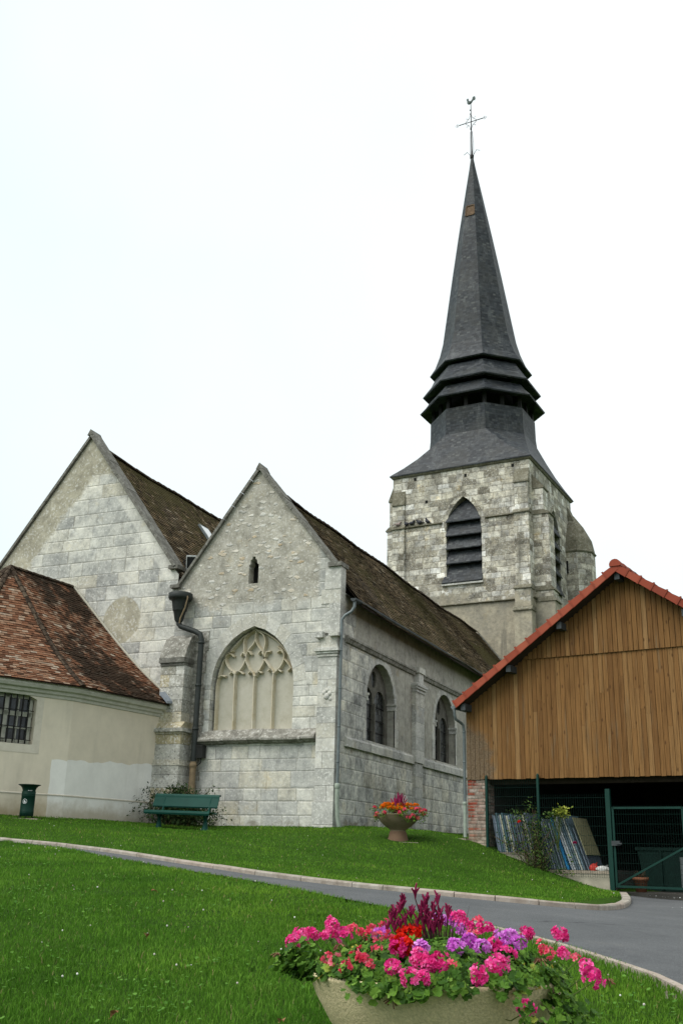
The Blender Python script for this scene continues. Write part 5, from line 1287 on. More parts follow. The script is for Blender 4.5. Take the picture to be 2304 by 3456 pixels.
# ---------------------------------------------------------------- timber barn (local frame: x along its front, y into it, turned 10 degrees)
BT = Matrix.Translation((-7.19, 24.309, 0)) @ Matrix.Rotation(R(-10), 4, 'Z')
BW = 8.08; RX = BW / 2; SL = .697; D0 = 13.
zr = lambda x: 6.36 - SL * abs(x - RX)             # underside of the roof
BN = thing('barn', tuple(BT @ Vector((RX, 0, -.5))), 'timber clad barn with a red tiled gable roof beside the church, open below the boards', 'barn')
def barn():
    b = MB(BT); x = .0
    while x < BW - .01:
        wd = min(random.uniform(.108, .124), BW - x); j = random.uniform(0, .006); r = random.random()
        z1 = min(zr(x + .01), zr(x + wd - .01), 4.56); z0 = 1.80 + random.uniform(-.008, .008)
        # a board may be pieced together along its height
        cuts = [z0] + ([random.uniform(2.6, 4.2)] if random.random() < .35 else []) + [z1]
        for a, c in zip(cuts[:-1], cuts[1:]): b.box((x + .0045, -.022 - j, a + .001), (x + wd - .0045, .02, c - .001), random.random())
        x += wd
    b.build('lower_boards', 'larch_boards', BN)
    b = MB(BT); x = 1.2
    while x < BW - 1.2:
        wd = min(random.uniform(.108, .124), BW - x); j = random.uniform(0, .006)
        z1 = min(zr(x + .01), zr(x + wd - .01))
        if z1 > 4.6: b.box((x + .006, -.060 - j, 4.545), (x + wd - .006, -.01, z1), random.random())
        x += wd
    b.build('gable_boards', 'larch_boards', BN)
    s = MB(BT); s.box((.2, .03, 1.83), (BW - .2, .10, 3.6)); s.prism([(.3, .03, 3.6), (BW - .3, .03, 3.6), (RX, .03, 6.25)], (0, .07, 0)); s.box((.45, .30, 1.70), (BW - .45, .50, 1.95)); s.build('frame', 'beam', BN)
    # brick piers
    for x0 in (.0, BW - .46):
        p = MB(BT); p.box((x0 + .008, .0, -.9), (x0 + .455, .50, 1.795)); p.build('brick_pier', 'brick', BN)
    # walls, floor, rafters inside
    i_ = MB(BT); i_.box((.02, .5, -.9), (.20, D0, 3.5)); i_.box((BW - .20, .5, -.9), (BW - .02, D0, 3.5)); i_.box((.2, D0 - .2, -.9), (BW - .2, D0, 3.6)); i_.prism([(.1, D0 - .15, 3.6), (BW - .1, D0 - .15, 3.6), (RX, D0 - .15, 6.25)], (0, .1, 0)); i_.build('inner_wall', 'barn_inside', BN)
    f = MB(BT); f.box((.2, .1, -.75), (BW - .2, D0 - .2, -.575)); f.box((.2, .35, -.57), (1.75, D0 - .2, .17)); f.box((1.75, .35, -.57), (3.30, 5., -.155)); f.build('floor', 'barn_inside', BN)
    q = MB(BT)
    for y in (2.5, 5., 7.5): q.bar((.2, y, 2.4), (BW - .2, y, 2.4), .2, .24)
    q.build('tie_beam', 'beam', BN)
    # roof slab and rake tiles
    YO = -.42; e = .10
    r = MB(BT)
    for s in (-1, 1):
        xe = RX + s * (RX + e); P = [(RX, 6.36), (xe, zr(xe)), (xe, zr(xe) + .09), (RX, 6.46)]
        r.prism([(x, YO + .02, z) for x, z in (P if s < 0 else P[::-1])], (0, D0 - YO + .2, 0))
    r.build('roof', 'roof_brown', BN)
    r = MB(BT)
    for s in (-1, 1):
        xe = RX + s * (RX + e - .01); P = [(RX, 6.315), (xe, zr(xe) - .045), (xe, zr(xe) - .005), (RX, 6.355)]
        r.prism([(x, YO + .035, z) for x, z in (P if s < 0 else P[::-1])], (0, D0 - YO, 0))
    r.build('roof_boarding', 'beam', BN)
    tl = MB(BT); L = math.hypot(RX + e, SL * (RX + e)); n = 15; tp = L / n
    for s in (-1, 1):
        d = Vector((s * math.cos(math.atan(SL)), 0, -math.sin(math.atan(SL)))); nn = Vector((s * math.sin(math.atan(SL)), 0, math.cos(math.atan(SL))))
        for i in range(n):
            a = Vector((RX, 0, 6.46)) + d * (i * tp); c = a + d * (tp + .022); up0, up1 = .02, .045       # each tile laps over the next below
            r_ = random.random()
            for (dn, y0, y1) in ((-.135, YO - .03, YO),):
                q4 = [a + nn * (dn + .01), c + nn * dn, c + nn * up1, a + nn * up0]; o0 = random.uniform(-.003, .003)
                tl.prism([(v.x, y0 - .006 * (1) + o0, v.z) for v in (q4 if s > 0 else q4[::-1])], (0, y1 - y0 + .006, 0), r_)
                tl.prism([(v.x, y0 - .022 + o0, v.z) for v in ([a + d * (tp - .02) + nn * (dn - .004), c + nn * (dn - .006), c + nn * (up1 + .022), a + d * (tp - .02) + nn * (up1 + .018)][::1 if s > 0 else -1])], (0, .018, 0), r_ * .4)
            q4 = [a + nn * .0, c + nn * .0, c + nn * up1, a + nn * up0]
            tl.prism([(v.x, YO, v.z) for v in (q4 if s > 0 else q4[::-1])], (0, .30, 0), r_)
    tl.build('rake_tiles', 'red_tile', BN)
    rt = MB(BT)
    for y in np.arange(YO - .06, D0, .40):
        k = 9; pts = []
        for yy, rr in ((y, .135), (y + .43, .12)):
            for t in np.linspace(-.25, math.pi + .25, k): pts.append((RX + rr * math.cos(t), yy, 6.46 + rr * math.sin(t)))
        rt.add(pts, [(t, t + 1, k + t + 1, k + t)[::-1] for t in range(k - 1)], None, True)
        if y < 0: rt.add(pts[:k], [list(range(k))])
    rt.build('ridge_tiles', 'red_tile', BN)
    for px in (.10, 1.30, 2.60, RX, BW - 2.60, BW - 1.30, BW - .10):
        p = MB(BT); z = zr(px) - .015; p.prism([(px - .06, YO + .04, z - .21), (px + .06, YO + .04, z - .21), (px + .06, YO + .04, z - (.09 if px >= RX else .05)), (px, YO + .04, z - .05), (px - .06, YO + .04, z - (.09 if px <= RX else .05))], (0, .45, 0))
        p.build('purlin', 'zinc_dark', BN)
    bb = MB(BT)
    for s in (-1, 1):
        xe = RX + s * (RX + e - .02); bb.bar((RX, YO + .06, 6.33), (xe, YO + .06, zr(xe) - .03), .03, .05, up=(0, 1, 0))
    bb.build('barge_board', 'beam', BN)
    # gutter end and pipe at the near eave
    g = MB(BT); k = 8; xe, ze = -.10 - .06, zr(-.10) + .03
    prof = [(.07 * math.cos(a), -.07 * math.sin(a)) for a in np.linspace(0, math.pi, k)]
    A = [(xe + a, YO + .05, ze + c) for a, c in prof]; B = [(xe + a, D0, ze + c) for a, c in prof]
    g.add(A + B, [(i, i + 1, k + i + 1, k + i) for i in range(k - 1)] + [(k + i, k + i + 1, i + 1, i) for i in range(k - 1)]); g.add(A, [list(range(k))]); g.build('gutter', 'zinc', BN)
    p = MB(BT); p.tube([(xe + .01, -.33, ze - .06), (xe + .01, -.33, ze - .20), (xe + .03, -.30, ze - .31), (-.09, -.12, ze - .37), (-.06, -.06, ze - .42), (-.055, -.03, ze - .54), (-.055, -.03, 1.25)], .034, 10)
    for z in (2.9, 2.2): p.lathe([(.034, z), (.042, z), (.042, z + .03), (.034, z + .03)], (-.055, -.03, 0), 8)
    p.build('downpipe', 'zinc', BN)
    p = MB(BT); p.tube([(-.058, -.03, 1.28), (-.058, -.03, .50)], .045, 10); p.lathe([(.045, 1.22), (.055, 1.23), (.055, 1.29), (.045, 1.30)], (-.058, -.03, 0), 8); p.build('downpipe', 'painted_iron', BN)
    s = MB(BT); s.box((-.26, -.14, .22), (.0, .06, .47)); s.build('pipe_footing', 'slab_stone', BN)
barn()

# low wall, wire fence and gate under the boards
lw = thing('retaining_wall', tuple(BT @ Vector((2., -.02, -.4))), 'low stepped concrete wall under the green wire fence', 'low wall')
m = MB(BT); m.box((.46, -.02, -1.), (1.80, .30, .15)); m.box((1.80, -.03, -1.), (3.38, .30, -.22)); m.build('wall_blocks', 'concrete', lw)
m = MB(BT); m.box((.46, -.03, .15), (1.80, .31, .18)); m.box((1.80, -.04, -.22), (3.38, .31, -.16)); m.build('wall_coping', 'slab_stone', lw)
fe = thing('wire_fence', tuple(BT @ Vector((2., -.1, -.2))), 'dark green welded wire fence panels between square posts', 'fence')
def mesh_panel(name, x0, x1, z0, z1, y, parent, vs=.052, double=True):
    m = MB(BT); r = .0021
    for x in np.arange(x0 + .02, x1, vs): m.bar((x, y, z0), (x, y, z1), r * 2, r * 2)
    for z in np.arange(z0 + .06, z1 + .01, .2):
        m.bar((x0, y - .006, z), (x1, y - .006, z), r * 2.6, r * 2.6); m.bar((x0, y + .006, z), (x1, y + .006, z), r * 2.6, r * 2.6)
    return m.build(name, 'wire_steel', parent)
mesh_panel('wire_panel', .56, 1.80, .14, 1.78, -.09, fe); mesh_panel('wire_panel', 1.84, 3.40, -.30, 1.44, -.09, fe)
for x, z0, z1 in ((.54, .1, 1.86), (1.82, -.35, 1.87)):
    m = MB(BT); m.box((x - .025, -.12, z0), (x + .025, -.06, z1)); m.ball((x, -.09, z1 + .005), .03, 8, 5); m.build('post', 'green_steel', fe)
gt = thing('wire_gate', tuple(BT @ Vector((4.2, -.1, -.5))), 'green tubular metal gate with wire mesh and a diagonal brace', 'gate')
m = MB(BT); m.box((3.39, -.14, -.7), (3.49, -.04, 1.54)); m.build('gate_post', 'green_steel', gt)
for x0, x1 in ((3.53, 5.02), (5.06, 6.55)):
    m = MB(BT)
    for a, b in (((x0, -.09, -.48), (x0, -.09, 1.16)), ((x1, -.09, -.48), (x1, -.09, 1.16)), ((x0, -.09, 1.14), (x1, -.09, 1.14)), ((x0, -.09, -.46), (x1, -.09, -.46))): m.bar(a, b, .045, .045)
    if x0 < 4:
        fr = m.build('gate_leaf', 'green_steel', gt); m = MB(BT); m.bar((x0, -.09, -.44), (x1, -.09, .35), .04, .04); m.build('brace', 'green_steel', gt)
        m = MB(BT); m.box((3.48, -.16, .36), (3.66, -.06, .46)); m.box((3.60, -.20, .39), (3.72, -.17, .42)); m.build('lock', 'zinc_dark', gt)
    else: m.bar((x1, -.09, -.44), (x0, -.09, .35), .04, .04); m.build('gate_leaf', 'green_steel', gt)
    mesh_panel('wire_mesh', x0, x1, -.45, 1.20, -.09, gt)
m = MB(BT); m.box((6.57, -.14, -.7), (6.67, -.04, 1.54)); m.build('gate_post', 'green_steel', gt)

# panels leaning in the barn mouth behind the fence
def leaning(x, z0, hgt, dep, th, mat, label, group=None, lean=.40, y=.03, name='stacked_board', r=None):
    m = MB(BT); a = math.atan(lean); ux, uz = -math.sin(a), math.cos(a)
    P = [(x, y, z0), (x + th * uz, y, z0 + th * -ux * 0), (x + th * uz + ux * hgt, y, z0 + uz * hgt), (x + ux * hgt, y, z0 + uz * hgt)]
    r = random.random() if r is None else r
    m.prism([Vector(p) for p in P], (0, dep, 0), r)
    o = Vector(BT @ Vector((x, y, z0))); ob = m.build(name, mat, None, origin=tuple(o)); ob.location = o
    tag(ob, label, 'board', group); return ob
gA = 'thin panels stacked on edge at the brick pier'; gB = 'thin panels stacked on edge on the lower step'
x = .72
for i in range(17):
    leaning(x, .185, random.uniform(.80, .90), .8, random.uniform(.030, .045), 'panel_edges', 'grey edged thin panel in the tight row leaning beside the brick pier', gA, lean=.17 + i * .006, y=.05 + random.uniform(-.02, .03), r=random.choice([.02, .2, .3, .35, .4, .25, .15, .66, .3, .8])); x += .056
x = 1.90
for i in range(8):
    leaning(x, -.15, random.uniform(1.0, 1.12), .8, random.uniform(.03, .045), 'panel_edges', 'weathered thin panel in the row behind the climbing rose', gB, lean=.30, y=.06 + random.uniform(-.02, .03), r=random.choice([.05, .3, .7, .1, .78, .5])); x += .058
leaning(2.40, -.15, 1.16, .8, .055, 'panel_blue', 'bright blue edged panel leaning just right of the rose', None, lean=.33, y=.0); x = 2.50
gC = 'pale panels stacked right of the blue one'
for i in range(6):
    leaning(x, -.15, 1.20 + random.uniform(-.03, .03), .8, random.uniform(.03, .04), 'panel_edges', 'pale blue or cream edged panel between the blue panel and the olive board', gC, lean=.36, y=.02 + random.uniform(-.02, .02), r=random.choice([.9, .85, .99, .6, .95, .68, .8])); x += .052
leaning(2.835, .16, .84, .85, .02, 'panel_olive', 'olive board with its broad face showing, outermost of the leaning stack', None, lean=.36, y=.02, name='stacked_board')
for k, (xx, rr) in enumerate(((2.83, .3), (2.89, .1))): leaning(xx, -.15, .95 - .3 * k, .8, .035, 'panel_edges', ['dark framed panel directly under the olive board', 'short dark panel at the foot of the stack, right end'][k], None, lean=.36, y=.10, r=rr)
def bag(name, c, s, mat, label):
    m = MB(); k, n = 12, 7
    pts = []
    for i in range(n + 1):
        th = math.pi * i / n
        for j in range(k):
            a = 2 * math.pi * j / k; w_ = 1 + .16 * math.sin(3 * a + i) + random.uniform(-.06, .06)
            pts.append((s[0] * math.sin(th) * math.cos(a) * w_, s[1] * math.sin(th) * math.sin(a) * w_, max(-.6 * s[2], -s[2] * math.cos(th)) * (1 + random.uniform(-.08, .08)) + .6 * s[2]))
    m.add(pts, [(i * k + j, i * k + (j + 1) % k, (i + 1) * k + (j + 1) % k, (i + 1) * k + j) for i in range(n) for j in range(k)], None)
    m.prism([(s[0] * .3, 0, s[2] * 1.4), (s[0] * .6, .02, s[2] * 1.5), (s[0] * .75, 0, s[2] * 2.0), (s[0] * .45, -.02, s[2] * 1.9)], (0, .02, 0))
    o = m.build(name, mat); o.location = BT @ Vector(c); tag(o, label, 'bag')
bag('plastic_bag', (2.97, .12, -.16), (.10, .09, .09), 'bag_red', 'crumpled red plastic bag on the low wall'); bag('plastic_bag', (3.17, .12, -.16), (.16, .09, .065), 'bag_white', 'white plastic bag lying on the low wall')
sk = thing('skip_container', tuple(BT @ Vector((4.1, 2.2, -.57))), 'dark green steel skip standing in the barn behind the gate', 'skip')
m = MB(BT); m.prism([(3.55, 1.8, -.57), (5.0, 1.8, -.57), (5.15, 1.8, .30), (3.40, 1.8, .30)], (0, 1.4, 0)); m.build('skip_body', 'skip_green', sk); m = MB(BT); m.box((3.36, 1.76, .30), (5.19, 3.24, .37)); 
for x in (3.9, 4.6): m.box((x, 1.75, -.55), (x + .06, 1.80, .3))
m.build('skip_rim', 'skip_green', sk)
cb = thing('metal_cabinet', tuple(BT @ Vector((4.85, 1.2, -.57))), 'grey metal cabinet behind the gate, right of the skip', 'cabinet')
m = MB(BT); m.box((4.58, 1.0, -.5), (5.12, 1.45, .16)); m.build('cabinet_body', 'cabinet_grey', cb); m = MB(BT); m.box((4.60, .985, -.48), (4.845, 1.0, .14)); m.box((4.855, .985, -.48), (5.10, 1.0, .14)); m.build('cabinet_door', 'cabinet_grey', cb)
m = MB(BT); [m.box((x, y, -.57), (x + .05, y + .05, -.5)) for x in (4.6, 5.05) for y in (1.02, 1.38)]; m.build('cabinet_foot', 'iron', cb)
po = thing('flower_pot', tuple(BT @ Vector((3.85, .5, -.57))), 'terracotta pot with withered plant just inside the gate', 'flower pot')
m = MB(BT @ Matrix.Translation((3.85, .5, -.57))); m.lathe([(.0, 0), (.11, 0), (.15, .24), (.17, .24), (.17, .30), (.15, .30), (.14, .22), (0, .22)], k=16); m.build('pot', 'terracotta', po)
m = MB(BT @ Matrix.Translation((3.85, .5, -.57)))
for i in range(26):
    a = random.uniform(0, 6.28); r_ = random.uniform(.05, .2); m.tube([(0, 0, .2), (r_ * .4 * math.cos(a), r_ * .4 * math.sin(a), .34), (r_ * math.cos(a), r_ * math.sin(a), random.uniform(.26, .44))], .008, 4)
m.build('withered_stems', 'twig', po)

# ---------------------------------------------------------------- bench, litter bin
def bench():
    c = Vector((-13.98, 22.62, 0)); A = R(3.0); zb = .52; T = Matrix.Translation((c.x, c.y, zb)) @ Matrix.Rotation(A, 4, 'Z') @ Matrix.Rotation(R(1.2), 4, 'Y')
    t = thing('park_bench', (c.x, c.y, zb), 'dark green metal park bench on the lawn in front of the shrub', 'bench'); Lh = .90
    def slab(prof, name, th=.022):
        n = len(prof); m = MB(T); Q = np.array(prof); off = []
        for i in range(n):
            d = Q[min(i + 1, n - 1)] - Q[max(i - 1, 0)]; d = d / np.linalg.norm(d); off.append(Q[i] + np.array([-d[1], d[0]]) * -th)
        ring = [tuple(q) for q in Q] + [tuple(q) for q in off[::-1]]; k = len(ring)
        m.add([(-Lh, y, z) for y, z in ring] + [(Lh, y, z) for y, z in ring], [(i, (i + 1) % k, k + (i + 1) % k, k + i) for i in range(k)], .5)
        for s_, x in ((1, -Lh), (-1, Lh)):
            for i in range(n - 1):
                f = (i, i + 1, k - 2 - i, k - 1 - i); m.add([(x, *ring[j]) for j in f], [(0, 1, 2, 3)], .5)
        return m.build(name, 'bench_green', t)
    seat = [(-.27, .36), (-.285, .40), (-.275, .435), (-.24, .455), (-.15, .45), (-.02, .43), (.10, .42), (.16, .435)]
    back = [(.145, .54), (.13, .57), (.17, .68), (.205, .78), (.215, .83), (.245, .868), (.285, .872), (.31, .845)]
    slab(seat, 'seat'); slab(back, 'backrest')
    for x in (-.60, .68):
        m = MB(T @ Matrix.Translation((x, 0, 0)))
        m.lathe([(.0, 0), (.10, 0), (.10, .03), (.075, .06), (.06, .14), (.05, .20)], (0, .0, 0), 10)
        m.tube([(0, 0, .16), (0, -.005, .26), (0, -.06, .34), (0, -.16, .40), (0, -.22, .43)], [.05, .042, .036, .030, .024], 8)
        m.tube([(0, 0, .24), (0, .06, .34), (0, .12, .42), (0, .145, .52), (0, .19, .70), (0, .24, .84)], [.042, .036, .032, .028, .024, .02], 8)
        m.bar((0, -.2, .415), (0, .14, .40), .05, .03)
        m.build('leg', 'bench_green', t)
    for i, (x0, x1) in enumerate(((-1.02, -.02), (.0, 1.02))):
        m = MB(T); m.box((x0, -.24, -.10), (x1, .26, .0)); o = m.build('paving_slab', 'slab_stone', None, origin=tuple(T @ Vector(((x0 + x1) / 2, 0, -.1)))); o.location = T @ Vector(((x0 + x1) / 2, 0, -.1))
        tag(o, ['weathered concrete slab under the left leg of the bench', 'weathered concrete slab under the right leg of the bench'][i], 'paving slab')
bench()
def litter_bin():
    x, y = -16.42, 19.86; z = .668; t = thing('litter_bin', (x, y, z), 'dark green litter bin with flared rim and white emblem by the annex', 'litter bin'); c = (x, y, z)
    m = MB(); m.lathe([(0, .055), (.150, .055), (.156, .06), (.156, .11), (.160, .115), (.156, .12), (.156, .14), (.160, .145), (.156, .15), (.156, .50), (.160, .505), (.156, .51), (.156, .53), (.160, .535), (.156, .54), (.156, .60), (.146, .61)], c, 28); m.build('body', 'bin_green', t)
    m = MB(); m.lathe([(.146, .61), (.150, .64), (.165, .68), (.20, .72), (.255, .745), (.258, .755), (.245, .757), (.195, .735), (.16, .70), (.14, .62), (.0, .60)], c, 28); m.build('flared_rim', 'bin_green', t)
    d = Vector((-x, -y)).normalized(); px = Vector((-d.y, d.x))
    for a in (50, 130, 230, 310):
        q = Vector((math.cos(R(a)), math.sin(R(a)))); m = MB(); m.tube([(x + q.x * .12, y + q.y * .12, z + .06), (x + q.x * .14, y + q.y * .14, z + .03), (x + q.x * .19, y + q.y * .19, z + .012)], .014, 6); m.build('foot', 'iron', t)
    # round emblem: a ring with a hand dropping litter, wrapped on the drum
    e = MB(); r0 = .1575; a0 = math.atan2(-y, -x) + R(27)*-1
    W = lambda s, h, k=0.: (x + (r0 + k) * math.cos(a0 + s / r0), y + (r0 + k) * math.sin(a0 + s / r0), z + h)
    hc = .375; n = 24
    for i in range(n):
        b0, b1 = 2 * math.pi * i / n, 2 * math.pi * (i + 1) / n
        e.add([W(.055 * math.cos(b0), hc + .055 * math.sin(b0)), W(.055 * math.cos(b1), hc + .055 * math.sin(b1)), W(.048 * math.cos(b1), hc + .048 * math.sin(b1)), W(.048 * math.cos(b0), hc + .048 * math.sin(b0))], [(0, 3, 2, 1)])
    for P in ([(-.024, -.036), (-.004, -.034), (.0, .0), (-.002, .022), (-.012, .012), (-.022, -.008)], [(.004, -.030), (.020, -.034), (.022, .0), (.017, .036), (.004, .018)]):
        e.add([W(-a, hc + b) for a, b in P], [list(range(len(P)))[::-1]])
    e.build('round_emblem', 'white_sticker', t)
    m = MB(); d0 = a0 + R(35)
    for s_ in (-.035, .0, .035): 
        q = lambda h, kk: (x + .162 * math.cos(d0 + s_ / .16 + kk), y + .162 * math.sin(d0 + s_ / .16 + kk), z + h)
        m.bar(q(.617, -.06), q(.617, .06), .008, .012)
    m.build('rim_clip', 'white_metal_and_glare', t)
    m = MB(); m.box((x - .30, y - .22, z - .10), (x + .30, y + .22, z)); o = m.build('paving_slab', 'slab_stone', None, origin=(x, y, z - .1)); o.location = (x, y, z - .1); o.rotation_euler = (0, 0, R(28)); tag(o, 'small concrete slab under the litter bin', 'paving slab')
litter_bin()
# ---------------------------------------------------------------- planters and their flowers
PROF0 = [(.0, .0), (.245, .0), (.24, .02), (.188, .225), (.180, .235), (.172, .25), (.185, .27), (.30, .345), (.40, .435), (.455, .52), (.485, .585), (.490, .592), (.485, .60), (.455, .60), (.445, .55), (.30, .53), (0, .535)]
def planter(loc, label, mb, mp, zs=1.):
    PROF = [(r, z * zs) for r, z in PROF0]
    t = thing('bowl_planter', loc, label, 'planter')
    m = MB(); m.lathe(PROF[4:15], loc, 56); m.build('bowl', mb, t)
    m = MB(); m.lathe(PROF[:5], loc, 40); m.build('pedestal', mp, t)
    m = MB(); m.lathe(PROF[13:], loc, 40); m.build('soil', 'soil', t)
    return t
LEAF_N = 12
def leaf_template():
    v = [(0, 0, 0)]
    for i in range(LEAF_N):
        a = 2 * math.pi * (i + .5) / LEAF_N; notch = (i in (0, LEAF_N - 1))
        r = (1. if i % 2 else .80) * (.62 if notch else 1.); v.append((r * math.cos(a), r * math.sin(a), .16 * r * r + (.08 if i % 2 else -.05)))
    return np.array(v), [np.array([(0, 1 + i, 1 + (i + 1) % LEAF_N) for i in range(LEAF_N)])]
LV, LF = leaf_template()
SLEAF = (np.array([(0, 0, 0), (.5, .28, .06), (1, 0, .02), (.5, -.28, .06), (.5, 0, -.03)]), [np.array([(0, 4, 1), (1, 4, 2), (2, 4, 3), (3, 4, 0)])])
PET = np.array([(.0, .0, .0), (.45, .30, .10), (.92, .34, .22), (1.05, 0, .18), (.92, -.34, .22), (.45, -.30, .10)])
PF = [np.array([(0, 1, 2, 3), (0, 3, 4, 5)])]
def head_mesh(n_fl, rad, fl, flat=.75, rg=rng):
    """a rounded umbel: florets over a dome, each of two whorls of petals"""
    Vs, Fs, nb, rn = [], [], 0, []
    sx_, sy_ = rg.uniform(.8, 1.3), rg.uniform(.8, 1.3)
    i = np.arange(n_fl) + .5; ph = np.arccos(1 - 1.35 * i / n_fl); th = math.pi * (1 + 5 ** .5) * i + rg.uniform(0, 6)
    for p, t in zip(ph, th):
        d = np.array([math.sin(p) * math.cos(t), math.sin(p) * math.sin(t), math.cos(p)]); d = d + rg.normal(0, .22, 3); d /= np.linalg.norm(d)
        c = d * rad * np.array([sx_, sy_, flat]) * rg.uniform(.70, 1.22)
        zt = Vector(d).to_track_quat('Z', 'Y').to_matrix(); B = np.array(zt)
        base = rg.uniform(.15, .75)
        for w_, (k, lift, sc) in enumerate(((5, .15, 1.), (5, .8, .72))):
            for j in range(k):
                a = 2 * math.pi * (j + .5 * w_) / k + rg.normal(0, .15); ca, sa = math.cos(a), math.sin(a); lf = lift + rg.normal(0, .15)
                Rm = np.array([[ca, -sa, 0], [sa, ca, 0], [0, 0, 1]]) @ np.array([[math.cos(lf), 0, -math.sin(lf)], [0, 1, 0], [math.sin(lf), 0, math.cos(lf)]])
                v = (PET * fl * sc * rg.uniform(.85, 1.15)) @ Rm.T @ B.T + c
                Vs.append(v); Fs.append(PF[0] + nb); nb += 6; rn += [np.clip(base + rg.normal(0, .22) + .1 * w_, 0, 1)] * 2
    return np.concatenate(Vs), np.concatenate(Fs), np.array(rn)
HEADS = {"pink": [[-1.847, 4.235, -0.269], [-1.898, 4.045, -0.309], [-1.866, 4.075, -0.304], [-1.899, 3.974, -0.324], [-1.747, 4.119, -0.303], [-1.806, 4.11, -0.301], [-1.389, 3.791, -0.308], [-1.35, 3.634, -0.357], [-1.281, 3.707, -0.333], [-1.232, 3.685, -0.344], [-1.261, 3.585, -0.382], [-1.232, 3.598, -0.383], [-1.363, 4.446, -0.236], [-1.323, 4.424, -0.265], [-1.244, 4.426, -0.271], [-1.074, 4.445, -0.28], [-1.099, 4.027, -0.297], [-1.035, 3.946, -0.317], [-1.028, 3.807, -0.345], [-1.061, 3.694, -0.373], [-0.948, 4.489, -0.279], [-0.768, 4.093, -0.367], [-0.733, 3.98, -0.386], [-0.92, 3.756, -0.469], [-1.233, 3.685, -0.347], [-1.205, 3.697, -0.343], [-0.891, 4.249, -0.332]], "coral": [[-1.748, 4.211, -0.282], [-1.704, 4.197, -0.289], [-1.669, 4.245, -0.281], [-1.665, 4.18, -0.296], [-1.533, 3.957, -0.292], [-1.485, 3.956, -0.287], [-1.647, 4.322, -0.259], [-1.474, 3.787, -0.314], [-1.645, 3.745, -0.357], [-1.59, 3.692, -0.359], [-1.525, 3.633, -0.37], [-1.526, 3.709, -0.342], [-1.509, 3.75, -0.328], [-1.491, 3.692, -0.343], [-1.446, 3.657, -0.354], [-1.174, 3.71, -0.343], [-1.288, 4.479, -0.241], [-1.268, 4.342, -0.288], [-0.97, 4.269, -0.324], [-0.939, 4.239, -0.331], [-0.989, 4.327, -0.311], [-0.832, 4.208, -0.343]], "lilac": [[-1.61, 4.204, -0.294], [-1.305, 3.806, -0.304], [-1.202, 3.873, -0.299], [-1.435, 4.415, -0.245], [-1.386, 4.436, -0.25], [-1.331, 4.372, -0.277], [-1.195, 3.865, -0.302], [-1.174, 3.972, -0.29], [-1.125, 3.95, -0.3], [-1.16, 4.352, -0.294], [-1.124, 4.39, -0.288], [-1.065, 4.107, -0.302], [-1.075, 4.312, -0.308]], "red": [[-1.458, 4.088, -0.279], [-1.435, 4.12, -0.278], [-1.398, 3.841, -0.299], [-1.372, 3.809, -0.304]], "paw": [[-1.432, 4.1, -0.14], [-1.395, 4.116, -0.163], [-1.351, 4.135, -0.162], [-1.477, 4.08, -0.174], [-1.487, 4.075, -0.194], [-1.448, 4.093, -0.211], [-1.368, 4.128, -0.195], [-1.411, 4.109, -0.202], [-1.315, 4.151, -0.209], [-1.506, 4.067, -0.22], [-1.346, 4.137, -0.216], [-1.518, 4.062, -0.232], [-1.422, 4.104, -0.241], [-1.489, 4.075, -0.252], [-1.468, 4.084, -0.243], [-1.396, 4.115, -0.189], [-1.394, 4.116, -0.213], [-1.378, 4.123, -0.226], [-1.358, 4.132, -0.244], [-1.401, 4.113, -0.25], [-1.385, 4.12, -0.255], [-1.346, 4.137, -0.263], [-1.365, 4.129, -0.266], [-1.339, 4.14, -0.244], [-1.531, 4.056, -0.267], [-1.508, 4.067, -0.26]]}
NC = np.array([-1.351, 4.102]); PZ = g1(-1.351, 4.102) + .01        # near planter centre and base
planter((NC[0], NC[1], PZ), 'big beige pebble concrete bowl planter in the foreground, overflowing with geraniums', 'pebble_concrete', 'pebble_concrete', (-.411 - PZ) / .60)
RIM = -.411
def mound(x, y, extra=0.):
    r = math.hypot(x - NC[0], y - NC[1]); return RIM - .005 + .085 * max(-.25, 1 - (r / .46) ** 2.4) + extra
